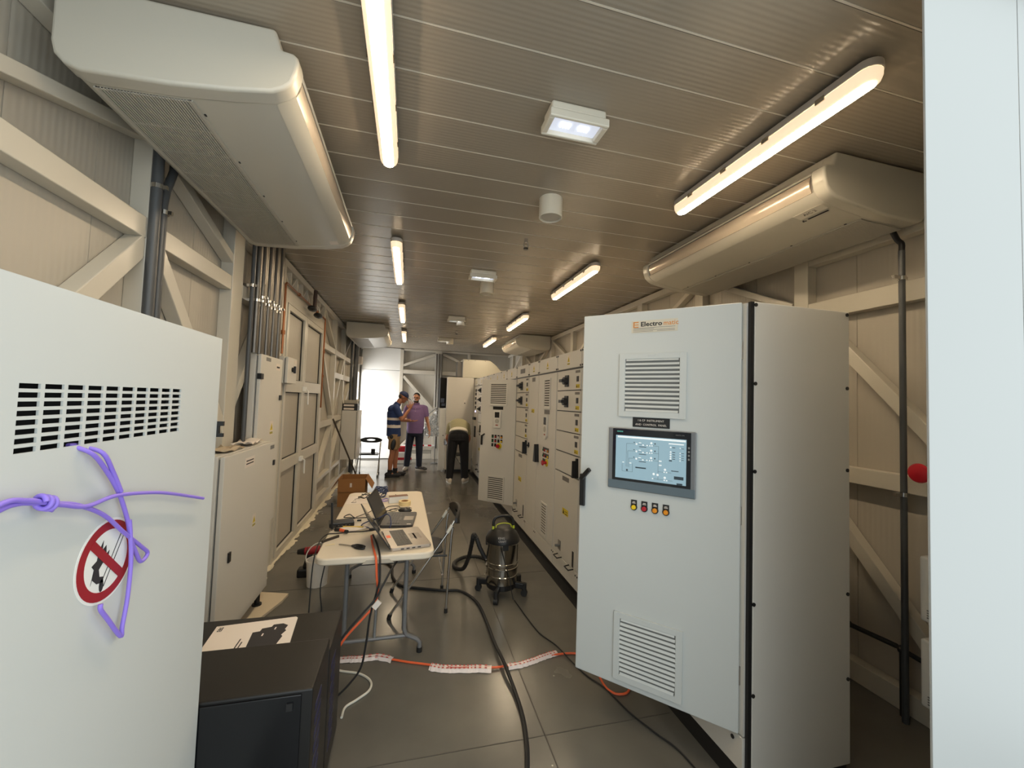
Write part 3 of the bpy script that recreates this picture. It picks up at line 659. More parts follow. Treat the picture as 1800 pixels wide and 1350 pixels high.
m = MB(); m.ell((-1.16, 5.16, 2.70), (.05, .09, .035)); m.ell((-1.14, 5.38, 2.66), (.05, .10, .032)); each(m, 'head', BLACK, t, smooth=True)
MB().tube([(-1.19, 5.34, 2.82), (-1.15, 5.44, 2.76), (-1.15, 5.46, 2.68), (-1.16, 5.40, 2.64)], .006, 8, sub=4).build('cable', WHITEC, t, smooth=True)
# far left: pipes, wall cabinet with files, leaning pole
fl_ = ['nearest', 'second', 'third', 'farthest']
for k, yy in enumerate((8.9, 9.45, 9.6, 9.75)):
    conduit('service_pipe', 'dark vertical pipe beside the far left doorway, %s of four' % fl_[k], [(-1.2, yy, .0 if k else 1.0), (-1.2, yy, 3.04)], .03 if k else .022, CONDUIT, 'pipes by the far left doorway')
t = thing('junction_box', 'small pale junction box high on the left wall near the far doorway', 'junction box', (-1.2, 10.2, 2.45))
MB().box(-1.24, -1.12, 10.02, 10.2, 2.44, 2.62).build('box', PAPER, t, bevel=.01); MB().cyl((-1.18, 10.11, 2.62), (-1.18, 10.11, 3.04), .02, 10).build('pipe', GALV, t, smooth=True)
t, d = grey_cab('far_wall_cabinet', 'grey wall-mounted cabinet far down the left wall with files on top', -0.945, 0.30, 8.28, 8.86, 0.46, 1.40)
o = MB().tube([(-1.17, 6.95, 1.30), (-0.85, 8.2, 0.012)], .014, 8).build('leaning_pole', mat('dark_pole', S(70, 62, 52), 0.5), smooth=True); tag(o, 'dark pole leaning against the left wall frame', 'pole')
bl = ['lower black file lying on the far wall cabinet', 'upper black file lying on the far wall cabinet']
for k in range(2):
    t = thing('lever_arch_file', bl[k], 'file', (-1.07, 8.5, 1.40+k*.07), 0, 'files on the far wall cabinet'); z = 1.401+k*.066
    MB().box(-1.24, -0.97, 8.30, 8.62, z, z+.063).build('cover', BLACK, t, bevel=.004); MB().box(-1.22, -1.03, 8.2985, 8.30, z+.012, z+.05).build('spine_label', PAPER, t)
t = thing('document_tray', 'pale tray of papers on top of the black files', 'tray', (-1.08, 8.5, 1.534)); MB().box(-1.22, -0.99, 8.32, 8.62, 1.534, 1.60).build('tray', mat('tray_grey', S(170, 164, 150), 0.6), t, bevel=.006)
MB().box(-1.0, -0.96, 8.34, 8.5, 1.60, 1.62).build('paper_edge', PAPER, t)
# ================================================================ right side: the big open control cabinet
t = thing('control_cabinet', 'big grey control cabinet in the right foreground, door ajar with screen and lamps', 'control cabinet', (1.77, 1.9, 0))
KX0, KX1, KY0, KY1, KZ0, KZ1 = 1.47, 2.06, 1.476, 2.29, 0.25, 2.17
b = MB().box(KX0+.03, KX1, KY0, KY0+.02, KZ0-.2, KZ1); b.build('side_panel', GREYI, t, bevel=.004)
MB().box(KX0+.03, KX1, KY1-.02, KY1, KZ0-.2, KZ1).build('side_panel', GREYI, t)
MB().box(KX1-.02, KX1, KY0+.02, KY1-.02, .05, KZ1).build('back_panel', GREYI, t); MB().box(KX0+.03, KX1-.02, KY0+.02, KY1-.02, KZ1-.02, KZ1).build('roof', GREYI, t)
MB().box(KX0+.02, KX1-.02, KY0+.02, KY1-.02, KZ0-.02, KZ0).build('floor_plate', GREYI, t)
fr = MB(); fr.box(KX0+.004, KX0+.03, KY0+.022, KY0+.05, KZ0, KZ1-.004); fr.box(KX0+.004, KX0+.03, KY1-.05, KY1-.002, KZ0, KZ1-.004); fr.box(KX0+.004, KX0+.03, KY0+.05, KY1-.05, KZ1-.05, KZ1-.004); fr.box(KX0+.004, KX0+.03, KY0+.05, KY1-.05, KZ0, KZ0+.04)
fr.build('front_frame', GREYI, t)
MB().box(KX0+.012, KX0+.030, KY0+.004, KY0+.020, .05, KZ1).build('seal', BLACK, t)
MB().box(KX1-.06, KX1-.05, KY0+.05, KY1-.05, .4, 2.1).build('mounting_plate', mat('plate_zinc', S(170, 168, 160), 0.4, metal=.4), t)
cp = MB()
for k in range(4): cp.box(KX1-.15, KX1-.06, KY0+.12, KY1-.12, .6+k*.36, .78+k*.36)
each(cp, 'device_row', GREYD, t)
MB().box(KX0, KX0+.03, KY0+.02, KY1-.002, .10, KZ0-.006).build('bottom_cover', GREYI, t, bevel=.003)
MB().box(KX0+.012, KX1-.01, KY0+.012, KY1, 0, .098).build('plinth', BLACK, t)
m = MB()
for x in (1.503, 2.044):
    for z in (2.155, 1.797, 1.405, .825, .436): m.cyl((x, KY0, z), (x, KY0-.004, z), .0085, 14)
m.cyl((KX0, 1.55, .215), (KX0-.004, 1.55, .215), .009, 14); m.cyl((KX0, 2.15, .215), (KX0-.004, 2.15, .215), .009, 14)
each(m, 'screw', BLACK, t)
# door: u runs from the hinge to the free edge, n points to the camera side
HA = Vector((1.463, 1.512, 0)); DU = Vector((-0.6867, 0.7270, 0)).normalized(); DN = Vector((-0.7270, -0.6867, 0)).normalized(); ZV = Vector((0, 0, 1))
def dp(u, z, n=0.0): return HA+DU*u+DN*n+ZV*z
def dbox(b, u0, u1, z0, z1, n0, n1, m=0): return b.obox(dp(u0, z0, n0), DU*(u1-u0), DN*(n1-n0), ZV*(z1-z0), m)
DW = .772
dr = dbox(MB(), 0, DW, .252, 2.172, -.020, 0).build('door', GREY, t, bevel=.005)
dbox(MB(), .03, DW-.03, .285, 2.14, -.030, -.020).build('door_seal', BLACK, dr)
mm = MB()
for z in (.5, 1.2, 1.95): mm.cyl(dp(.004, z-.04, -.016), dp(.004, z+.04, -.016), .012, 10)
each(mm, 'hinge', STEEL, t, smooth=True)
# nameplate
dbox(MB(), .276, .504, 2.059, 2.122, 0, .0015).build('maker_plate', mat('plate_beige', S(206, 198, 180), 0.4, metal=.2), dr)
RT = -DU
text('maker_name', 'Electro', .033, dp(.458, 2.092, .0017), RT, ZV, INK, dr, off=.0009, wide=1.12); text('maker_name', 'matic', .033, dp(.3445, 2.092, .0017), RT, ZV, mat('logo_orange', S(206, 132, 60), 0.5), dr, off=.0004, wide=1.0)
lg = MB()
for q in ((.468, .495, 2.112, 2.117), (.468, .489, 2.099, 2.103), (.468, .495, 2.086, 2.091), (.489, .495, 2.086, 2.117)): dbox(lg, *q, .0015, .0022)
lg.build('maker_logo', mat('logo_orange', S(206, 132, 60), 0.5), dr)
ln = MB()
for z, u0, u1 in ((2.082, .288, .494), (2.077, .39, .496), (2.0705, .29, .496), (2.064, .29, .375), (2.064, .395, .496)): dbox(ln, u0, u1, z, z+.0022, .0015, .0018)
ln.build('maker_address', GREYD, dr)
# vent grilles
def vent(u0, u1, z0, z1, n=12, nm='vent_grille'):
    fr = MB(); uc = (u0+u1)/2; m_ = .030
    dbox(fr, u0, u0+m_, z0, z1, 0, .010); dbox(fr, u1-m_, u1, z0, z1, 0, .010); dbox(fr, u0+m_, u1-m_, z0, z0+.028, 0, .010); dbox(fr, u0+m_, u1-m_, z1-.028, z1, 0, .010)
    dbox(fr, uc-.02, uc+.02, z1-.014, z1-.004, .010, .0115)
    g = fr.build(nm, GREY, dr, bevel=.003)
    dbox(MB(), u0+m_, u1-m_, z0+.028, z1-.028, .0003, .0012).build('filter_mat', mat('filter_grey', S(128, 128, 124), 0.8), g)
    s = MB(); H = (z1-z0-.056)/(n+.5)
    for i in range(n+1):
        z = z0+.028+i*H; bow = .010*(abs((i-n/2)/(n/2))**2)
        a = dp(u0+m_+bow-.004, z, .0095); s.obox(a, DU*(u1-u0-2*m_-2*bow+.008), DN*-.006+ZV*H*.50, DN*.0018+ZV*.001)
    for q in (u0+m_-.003, u1-m_-.001):
        dbox(s, q, q+.004, z0+.028, z1-.028, .001, .0085)
    s.build('louvre', GREY, g)
vent(.232, .562, 1.622, 1.950); vent(.232, .562, .284, .619)
# engraved sign
dbox(MB(), .306, .488, 1.571, 1.620, 0, .003).build('engraved_sign', BLACK, dr)
text('sign_text', 'I & CP  INSTRUMENT', .0142, dp(.397, 1.601, .0033), RT, ZV, PAPER, dr, align='CENTER', off=.0, wide=.98); text('sign_text', 'AND  CONTROL  PANEL', .0142, dp(.397, 1.580, .0033), RT, ZV, PAPER, dr, align='CENTER', off=.0, wide=.98)
# operator screen
hm = dbox(MB(), .184, .610, 1.246, 1.562, 0, .012).build('operator_screen', mat('screen_bezel', S(122, 124, 126), 0.35, metal=.3), dr, bevel=.004)
dbox(MB(), .187, .607, 1.250, 1.29, .012, .0135).build('lower_bezel', mat('bezel_blue', S(94, 108, 116), 0.4), hm)
dbox(MB(), .206, .587, 1.291, 1.558, .012, .0135).build('glass_front', mat('glass_black', S(14, 15, 18), 0.08), hm)
dbox(MB(), .226, .570, 1.304, 1.524, .0135, .0142).build('display', mat('display_blue', S(120, 150, 164), 0.15, emis=(.36, .50, .57, 1), estr=.42), hm)
text('screen_logo', 'SIEMENS', .0085, dp(.565, 1.5405, .0138), RT, ZV, mat('logo_teal', S(90, 178, 164), 0.5), hm, off=.0004); text('screen_name', 'SIMATIC HMI', .007, dp(.276, 1.5405, .0138), RT, ZV, GREYD, hm)
WD = mat('graphic_white', S(230, 236, 238), 0.4, emis=(.8, .85, .88, 1), estr=.35)
gd, gw = MB(), MB()
def U(x): return .570-(x-205)/(1120-205)*.344            # picture column -> door coordinate
def Zz(x, y): return 1.524-(y-(190+(x-205)*.062))/(545-(x-205)*-.045)*.220
def gl(x0, y0, x1, y1, wd=.0010):
    a, e = dp(U(x0), Zz(x0, y0), .0143), dp(U(x1), Zz(x1, y1), .0143); gd.beam(a, e, wd, .0003, DN.cross(e-a))
def gr(x0, x1, y0, y1, B=gw): dbox(B, U(x1), U(x0), Zz(x0, y1), Zz(x0, y0), .0142, .0145)
def gc(x, y, r): gw.cyl(dp(U(x), Zz(x, y), .0142), dp(U(x), Zz(x, y), .0146), r, 14)
gr(230, 1110, 200, 222); 
for k, yy in enumerate((300, 395, 490)):
    gl(355+k*18, yy, 470, yy+6); gl(355+k*18, yy, 355+k*18, 600+k*4); gl(470, yy+6, 640, yy+22); gl(640, yy+22, 780, yy+36)
    gc(490, yy+8, .005); gc(685, yy-4, .0055); gr(520, 552, yy-14, yy-4); gr(565, 590, yy+14, yy+28); gr(620, 640, yy+18, yy+32); gr(658, 674, yy+22, yy+36); gr(686, 702, yy+22, yy+36); gr(525, 620, yy+38, yy+46, gd); gr(450, 466, yy-18, yy-8, gd); gr(725, 740, yy-5, yy+12, gd)
gl(780, 336, 775, 760); gl(300, 655, 440, 668); gl(440, 560, 440, 668); gl(300, 560, 300, 655)
gr(300, 326, 536, 546); gr(396, 424, 546, 558); gr(480, 620, 600, 616, mat and gd); gr(785, 820, 516, 530); gr(785, 820, 568, 582); gr(355, 378, 630, 655, gd)
for x, y in ((722, 690), (772, 700), (864, 632), (862, 735)): gc(x, y, .0058)
for x, y in ((845, 664), (875, 668), (848, 768), (878, 772), (700, 748)): gr(x, x+18, y-8, y+6)
gl(780, 660, 940, 672); gl(700, 748, 960, 776); gr(905, 1090, 292, 306)
for k, y in enumerate((345, 405, 435, 465, 490)): gc(930, y, .004); gr(950, 985, y, y+8, gd); gc(1045, y+10+k*4, .0028); gr(1062, 1090, y+14, y+20, gd)
gr(910, 948, 508, 522, gd); gr(940, 1030, 640, 650, gd); gr(975, 1090, 712, 752, gd); gr(1008, 1078, 800, 820, gd)
gd.build('diagram_lines', mat('graphic_dark', S(52, 66, 76), 0.4), hm); gw.build('diagram_symbols', WD, hm)
bt = MB()
for k in range(4): dbox(bt, .211, .219, 1.48-k*.018, 1.49-k*.018, .0135, .0142)
bt.build('side_icons', GREYD, hm)
# indicator lamps
for u, m_, nm in ((.473, YLENS, 'yellow indicator lamp'), (.421, RED, 'red indicator lamp'), (.369, AMBER, 'amber indicator lamp'), (.317, AMBER, 'amber indicator lamp')):
    k = MB(); dbox(k, u-.0145, u+.0145, 1.16, 1.198, 0, .004); k.cyl(dp(u, 1.162, 0), dp(u, 1.162, .006), .0165, 20)
    hl = k.build('indicator_lamp', BLACK, dr, label=nm)
    q = MB(); q.cone(dp(u, 1.162, .006), dp(u, 1.162, .016), .0125, .0105, 20); q.build('lens', m_, hl, smooth=True, bevel=.002)
    q = MB(); dbox(q, u-.009, u+.009, 1.181, 1.184, .004, .0044); dbox(q, u-.007, u+.007, 1.187, 1.190, .004, .0044); q.build('caption', PAPER, hl)
# lever handle
hb = dbox(MB(), .737, .768, 1.125, 1.297, 0, .016).build('door_handle', BLACK, dr, bevel=.004)
MB().beam(dp(.752, 1.275, .030), dp(.700, 1.333, .046), .022, .02, ZV).build('lever', BLACK, hb, bevel=.004)
MB().cyl(dp(.752, 1.275, .014), dp(.752, 1.275, .034), .011, 12).build('pivot', BLACK, hb)

# pipes, red stop button and heaters on the right wall
t = conduit('wall_pipe', 'tall grey vertical pipe on the right wall near the white leaf', [(2.70, 1.65, .0), (2.70, 1.65, 2.62)], .0155, CONDUIT, None, [(2.70, 1.65, 2.46), (2.70, 1.65, 1.235)])
MB().tube([(2.70, 1.65, 2.62), (2.70, 1.65, 2.66), (2.70, 1.67, 2.69), (2.695, 1.69, 2.745)], .0145, 12, sub=3).build('flexible_end', BLACK, t, smooth=True)
t = thing('drain_pipe', 'dark low pipe along the right wall dropping to the floor', 'pipe', (2.74, 1.7, 0))
MB().tube([(2.745, 2.33, .33), (2.745, 1.72, .365), (2.745, 1.69, .36), (2.745, 1.69, 0.0)], .014, 12).build('pipe', RUBBER, t, smooth=True)
MB().ell((2.745, 1.69, .36), (.024, .024, .024)).build('elbow', RUBBER, t, smooth=True); MB().cyl((2.745, 2.02, .348), (2.745, 1.97, .351), .020, 12).build('coupling', RUBBER, t, smooth=True)
MB().tube([(2.745, 1.69, .36), (2.745, 1.45, .34)], .013, 12).build('branch', RUBBER, t, smooth=True)
t = thing('stop_button', 'red mushroom stop button at the edge of the white leaf, by the grey pipe', 'stop button', (2.7, 1.55, 1.37))
MB().box(2.70, 2.775, 1.50, 1.585, 1.335, 1.405).build('box', GREYD, t, bevel=.005)
q = MB(); rot = Matrix.Rotation(-math.pi/2, 3, 'Y'); pr = [(0, 0.0), (.024, 0.0), (.024, .03), (.046, .034), (.052, .042), (.046, .052), (.02, .060), (0, .062)]
q.lathe(pr, (0, 0, 0), 24); q.v = [tuple(rot @ Vector(v)+Vector((2.70, 1.555, 1.37))) for v in q.v]; q.build('mushroom_head', RED, t, smooth=True)
for nm, z0, z1, lb in (('wall_heater', .645, .965, 'upper of two slim white wall boxes beside the white leaf'), ('wall_heater', .225, .555, 'lower of two slim white wall boxes beside the white leaf')):
    t = thing(nm, lb, 'wall box', (2.67, 1.42, z0), 0, 'white boxes on the right wall'); MB().box(2.558, 2.775, 1.30, 1.50, z0, z1).build('casing', WHITE, t, bevel=.01, seg=3)
    s = MB()
    for k in range(4): s.box(2.60, 2.66, 1.5, 1.502, z0+.02+k*.012, z0+.026+k*.012)
    for k in range(4): s.box(2.556, 2.558, 1.33, 1.47, z0+.02+k*.012, z0+.026+k*.012)
    s.build('vent_slots', GREYD, t)
# ================================================================ switchgear row along the right
MX, MD = 1.465, 0.62                                     # front plane and depth
def fbox(b, y0, y1, z0, z1, d0, d1, m=0): return b.box(MX-d1, MX-d0, y0, y1, z0, z1, m)   # d grows out of the front
def section(y0, y1, label, cover):
    t = thing('switchgear_section', label, 'switchgear', (MX+MD/2, (y0+y1)/2, 0), 0, 'switchgear sections along the right')
    MB().box(MX+.004, MX+MD, y0+.001, y1-.001, .06, 2.17).build('body', GREYI, t)
    MB().box(MX+.02, MX+MD-.02, y0+.001, y1-.001, 0, .06).build('plinth', BLACK, t)
    c = fbox(MB(), y0+.006, y1-.006, 2.012, 2.168, 0.0, .004); c = MB(); c.box(MX-.006, MX+.004, y0+.006, y1-.006, 2.012, 2.168); c = c.build('top_cover', GREYI, t, bevel=.002)
    fbox(MB(), y0, y1, 1.998, 2.010, -.004, .001).build('shadow_gap', BLACK, t)
    m = MB()
    for yy in (y0+.02, y1-.02):
        for z in (2.155, 2.025): m.cyl((MX-.006, yy, z), (MX-.011, yy, z), .009, 10)
        m.cyl((MX-.004, yy, .19), (MX-.009, yy, .19), .007, 8)
    each(m, 'screw', BLACK, t)
    if cover == 'warn': warn((y0+y1)/2, 2.09, MX-.0065, .10, c, -1)
    else: MB().box(MX-.008, MX-.006, (y0+y1)/2-.11, (y0+y1)/2+.11, 2.06, 2.12).build('nameplate', NAMEP, c)
    b = MB(); b.box(MX-.004, MX+.004, y0+.006, y1-.006, .066, .212); b.build('bottom_cover', GREYI, t, bevel=.002)
    return t
def knob(y, z, parent):
    k = MB(); k.box(MX-.014, MX-.004, y-.045, y+.045, z-.055, z+.055); h = k.build('rotary_switch', BLACK, parent, bevel=.004)
    q = MB(); q.cyl((MX-.014, y, z), (MX-.045, y, z), .036, 16); q.box(MX-.075, MX-.045, y-.036, y+.036, z-.014, z+.014); q.build('grip', mat('grip_dark', S(44, 44, 46), 0.35), h, smooth=True)
    return h
def ysticker(y, z, s, parent):
    q = MB(); q.box(MX-.0052, MX-.004, y-s, y+s, z-s*.42, z+s*.42); q = q.build('warning_label', YELLOW, parent)
    e = MB(); e.prism([(MX-.0052, y+s*.85, z-s*.3), (MX-.0052, y+s*.25, z-s*.3), (MX-.0052, y+s*.55, z+s*.3)], (-.0004, 0, 0)); e.box(MX-.0056, MX-.0052, y-s*.8, y+s*.1, z-s*.28, z-s*.18); e.box(MX-.0056, MX-.0052, y-s*.8, y+s*.1, z+s*.02, z+s*.1); e.build('print', INK, q)
def tri_handle(y, z0, z1, parent, flip=1):
    q = MB(); q.prism([(MX-.004, y-.02, z0), (MX-.004, y+.035*1, z0), (MX-.004, y+.012, z1), (MX-.004, y-.008, z1)], (-.02, 0, 0)); q.prism([(MX-.024, y-.012, z0), (MX-.024, y+.012, z0), (MX-.024, y+.004, z1-.02), (MX-.024, y-.004, z1-.02)], (-.035, 0, 0))
    q.build('pull_handle', BLACK, parent, smooth=False)
def drawers(t, y0, y1, low=True):
    for k in range(5):
        z1 = 1.994-k*.197; z0 = z1-.187
        b = MB(); b.box(MX-.004, MX+.006, y0+.012, y1-.02, z0, z1); d = b.build('drawer', GREYI, t, bevel=.002)
        fbox(MB(), y0+.012, y1-.012, z0-.008, z0-.001, -.004, .0005).build('drawer_gap', BLACK, t)
        if k < 4:
            n = MB(); n.box(MX-.006, MX-.004, y0+.03, y0+.13, z1-.035, z1-.012); n.build('nameplate', NAMEP, d)
            n = MB(); n.box(MX-.009, MX-.004, y0+.055, y0+.10, z1-.115, z1-.065); n.build('lock', BLACK, d, bevel=.002)
            ysticker(y0+.075, z1-.155, .04, d)
            if k < 2 or not low and k < 3: knob(y0+.33, z1-.10, d)
        else: tri_handle(y0+.03, z0+.01, z1-.01, d)
    b = MB(); b.box(MX-.004, MX+.006, y0+.012, y1-.012, .222, 1.0); d = b.build('lower_door', GREYI, t, bevel=.002)
    n = MB(); n.box(MX-.006, MX-.004, y0+.22, y0+.38, .945, .985); n.build('nameplate', NAMEP, d)
    ysticker(y0+.29, .66, .07, d)
    n = MB(); n.box(MX-.006, MX-.004, y0+.38, y0+.45, .27, .36); p = n.build('switch_plate', STEEL, d); n = MB(); n.cyl((MX-.006, y0+.41, .315), (MX-.05, y0+.41, .315), .012, 10); n.build('plunger', GREYD, p)
    n = MB(); n.box(MX-.008, MX-.004, y0+.07, y0+.10, .235, .37); p = n.build('pull_bar', BLACK, d)
    m = MB()
    for yy in (y0+.12, y0+.40): m.tube([(MX-.004, yy-.05, .222), (MX-.05, yy-.045, .215), (MX-.05, yy+.045, .215), (MX-.004, yy+.05, .222)], .006, 8)
    each(m, 'grab_handle', BLACK, d, smooth=True)
def narrow(t, y0, y1):
    b = MB(); b.box(MX-.004, MX+.006, y0+.008, y1-.008, .222, 1.992); d = b.build('door', GREYI, t, bevel=.002)
    n = MB(); n.box(MX-.006, MX-.004, (y0+y1)/2-.06, (y0+y1)/2+.06, 1.93, 1.98); n.build('nameplate', NAMEP, d)
    ysticker((y0+y1)/2, 1.575, .055, d)
    n = MB(); n.box(MX-.03, MX-.004, y0+.30, y0+.345, 1.135, 1.155); n.box(MX-.016, MX-.004, y0+.312, y0+.332, 1.12, 1.18); n.build('lock_lever', BLACK, d)
class FrontB(MB):                                        # builder that swings its shapes open round a hinge
    pass
def swing(mb, y, ang):
    c, s = math.cos(ang), math.sin(ang); H = Vector((MX-.004, y, 0)); out = []
    for v in mb.v:
        d = Vector(v)-H; out.append((H.x+d.x*c+d.y*-s, H.y+d.x*s+d.y*c, v[2]))
    mb.v = out; return mb
def drive_door(t, y0, y1, ang=0.0, wide=False):
    W = lambda b: swing(b, y0+.006, ang) if ang else b
    b = MB(); b.box(MX-.006, MX+.014, y0+.008, y1-.008, .222, 1.992); d = W(b).build('door', GREYI, t, bevel=.003)
    yc = (y0+y1)/2 if wide else y0+.28; hw = .145 if wide else .10
    def vg(z0, z1, hw, dark):
        g = MB()
        for q in ((yc-hw, yc-hw+.02, z0, z1), (yc+hw-.02, yc+hw, z0, z1), (yc-hw+.02, yc+hw-.02, z0, z0+.02), (yc-hw+.02, yc+hw-.02, z1-.02, z1)): g.box(MX-.016, MX-.006, *q)
        g = W(g).build('vent_grille', GREYI, d, bevel=.002)
        k = MB(); k.box(MX-.0075, MX-.006, yc-hw+.02, yc+hw-.02, z0+.02, z1-.02); W(k).build('vent_back', dark, g)
        s = MB(); n = 11; H = (z1-z0-.04)/n
        for i in range(n): s.box(MX-.013, MX-.0075, yc-hw+.02, yc+hw-.02, z0+.02+i*H, z0+.02+i*H+H*.52)
        W(s).build('louvre', GREYI, g)
    vg(1.61, 1.945, hw*1.05, mat('vent_shadow', S(74, 70, 64), 0.8)); vg(.245, .60, hw*1.0, mat('vent_shadow', S(74, 70, 64), 0.8))
    n = MB(); n.box(MX-.008, MX-.006, yc-.085, yc+.085, 1.555, 1.60); W(n).build('engraved_sign', BLACK if wide else NAMEP, d)
    k = MB()
    if wide: k.box(MX-.028, MX-.006, yc-.06, yc+.06, 1.29, 1.54)
    else: k.prism([(MX-.006, yc-.05, 1.545), (MX-.006, yc+.05, 1.545), (MX-.006, yc+.05, 1.32), (MX-.006, yc, 1.275), (MX-.006, yc-.05, 1.32)], (-.022, 0, 0))
    k = W(k).build('keypad', mat('keypad_white', S(214, 210, 200), 0.4), d, bevel=.004)
    n = MB(); n.box(MX-.030, MX-.028, yc-.038, yc+.038, 1.44, 1.52); W(n).build('display', BLACK, k)
    n = MB(); n.cyl((MX-.028, yc, 1.39), (MX-.032, yc, 1.39), .032, 18); W(n).build('dial', ACG, k)
    n = MB(); n.box(MX-.030, MX-.028, yc-.02, yc+.02, 1.325, 1.34); W(n).build('badge', mat('badge_red', S(150, 60, 40), .5), k)
    cols = [[GREEN, RED, PAPER, AMBER], [GREEN, RED, BLACK, YLENS], [BLACK, BLACK]]
    for r_ in range(3):
        for c_ in range(len(cols[r_])):
            yy = yc+.075-c_*.05; z = 1.165-r_*.062
            n = MB(); n.box(MX-.010, MX-.006, yy-.016, yy+.016, z-.02, z+.026); h = W(n).build('push_button', BLACK, d)
            n = MB(); n.cyl((MX-.010, yy, z-.004), (MX-.018, yy, z-.004), .012, 10); W(n).build('cap', cols[r_][c_], h)
    n = MB(); n.cyl((MX-.006, yc-.04, 1.035), (MX-.012, yc-.04, 1.035), .042, 20); e = W(n).build('emergency_stop', YELLOW, d); n = MB(); n.cyl((MX-.012, yc-.04, 1.035), (MX-.05, yc-.04, 1.035), .016, 12); n.cone((MX-.05, yc-.04, 1.035), (MX-.064, yc-.04, 1.035), .030, .024, 16); W(n).build('mushroom', RED, e, smooth=True)
    if wide:
        n = MB(); n.box(MX-.022, MX-.006, y1-.055, y1-.025, 1.03, 1.17); h = W(n).build('door_handle', BLACK, d, bevel=.004); n = MB(); n.obox((MX-.045, y1-.052, 1.15), (.022, 0, 0), (0, -.045, .03), (0, 0, .022)); W(n).build('lever', BLACK, h)
    else:
        q = MB(); q.prism([(MX-.006, y1-.09, 1.0), (MX-.006, y1-.015, 1.0), (MX-.006, y1-.045, 1.2), (MX-.006, y1-.062, 1.2)], (-.05, 0, 0)); W(q).build('pull_handle', BLACK, d)
    return d
secs = [(2.67, 3.27, 'd'), (3.27, 3.87, 'd'), (3.87, 4.47, 'v'), (4.47, 4.87, 'n'), (4.87, 5.47, 'd'), (5.47, 6.07, 'o'), (6.07, 6.47, 'n'), (6.47, 7.07, 'd'), (7.07, 7.67, 'v'), (7.67, 8.07, 'n'), (8.07, 8.67, 'e'), (8.67, 9.27, 'm')]
SL = ['grey switchgear section of stacked drawers hidden right behind the open control cabinet door', 'first grey drawer section past the open control cabinet, two rotary switches near the top',
      'grey switchgear section with closed tall door, narrow vent grille and keypad', 'narrow plain grey switchgear section between closed keypad door and second drawer stack',
      'second grey drawer section, just before the door that stands open into the aisle', 'grey switchgear section whose tall door stands open into the aisle',
      'narrow grey switchgear section just beyond the door standing open', 'grey drawer section two places beyond the open drive door', 'tall-door grey section three places beyond the open drive door',
      'narrow grey section four places beyond the open drive door', 'grey drawer section with three rotary switches beside the bending man', 'last grey switchgear section at the far end, small meters and lamps']
for (y0, y1, k), lb in zip(secs, SL):
    t = section(y0, y1, lb, 'name' if abs(y0-4.87) < .01 else 'warn')
    if k == 'd': drawers(t, y0, y1)
    elif k == 'e': drawers(t, y0, y1, False)
    elif k == 'n': narrow(t, y0, y1)
    elif k == 'v': drive_door(t, y0, y1)
    elif k == 'o':
        drive_door(t, y0, y1, math.radians(46), True)
        MB().box(MX+.002, MX+.004, y0+.04, y1-.04, .26, 1.96).build('interior_dark_sheet', VOID, t)  # black sheet on the closed body, interior darkness put into its colour
    else:
        b = MB(); b.box(MX-.004, MX+.006, y0+.008, y1-.008, .222, 1.992); d = b.build('door', GREYI, t, bevel=.002)
        m = MB()
        for z in (1.9, 1.82, 1.72, 1.62, 1.52): m.box(MX-.02, MX-.004, 8.95, 9.06, z-.03, z+.03)
        each(m, 'meter', BLACK, d)
        n = MB(); n.cyl((MX-.004, 9.0, 1.43), (MX-.018, 9.0, 1.43), .022, 14); n.build('lit_lamp', mat('lamp_violet', S(200, 196, 255), .3, emis=(.7, .68, 1, 1), estr=2.0), d)
        n = MB(); n.box(MX-.03, MX-.004, 8.9, 9.02, .86, 1.10); n.build('breaker', BLACK, d); n = MB(); n.box(MX-.06, MX-.004, 8.9, 9.1, 1.24, 1.30); n.build('breaker_handle', BLACK, d)
# cabinet closing the row, panel towards the camera
t = thing('end_cabinet', 'plain beige-grey cabinet closing the far end of the row, behind the bending man', 'cabinet', (1.18, 9.8, 0))
MB().box(.845, 1.462, 9.40, 10.25, .06, 2.20).build('body', GREYI, t, bevel=.004); MB().box(.86, 1.45, 9.42, 10.2, 0, .06).build('plinth', BLACK, t)
MB().cyl((1.26, 9.40, 1.60), (1.26, 9.393, 1.60), .014, 12).build('lock', BLACK, t); MB().box(1.245, 1.275, 9.3985, 9.40, 1.64, 1.68).build('lock_label', PAPER, t)
MB().box(.70, .843, 9.62, 10.2, 1.47, 2.19).build('dark_bay_block', VOID, t); d = MB().box(.705, .84, 9.56, 9.60, .02, 1.46).build('side_door', WHITE, t, bevel=.004)  # the bay is a solid block, its inner darkness painted near-black
each(MB().box(.72, .80, 9.59, 9.61, 1.60, 1.70).box(.74, .82, 9.59, 9.61, 1.52, 1.58), 'bay_device', mat('device_blue', S(70, 78, 98), .5), t)
MB().cyl((.80, 9.56, .83), (.80, 9.55, .83), .012, 10).build('door_knob', BLACK, d)
t = thing('overhead_duct_box', 'beige sheet-metal box with a chamfered corner above the end cabinet', 'duct box', (1.7, 9.8, 2.2))
b = MB(); b.prism([(1.215, 9.6, 2.215), (1.215, 9.6, 2.655), (1.86, 9.6, 2.655), (2.00, 9.6, 2.56), (2.16, 9.6, 2.40), (2.2, 9.6, 2.215)], (0, .55, 0)); b.build('sheet_body', mat('beige_sheet', S(180, 177, 164), .4), t, bevel=.004)
m = MB()
for x in (1.25, 1.34, 1.50, 1.75): m.cyl((x, 9.6, 2.635), (x, 9.595, 2.635), .008, 8)
each(m, 'screw', BLACK, t)
MB().box(1.10, 1.213, 9.75, 10.1, 2.24, 2.6).build('side_plate', GALV, t)
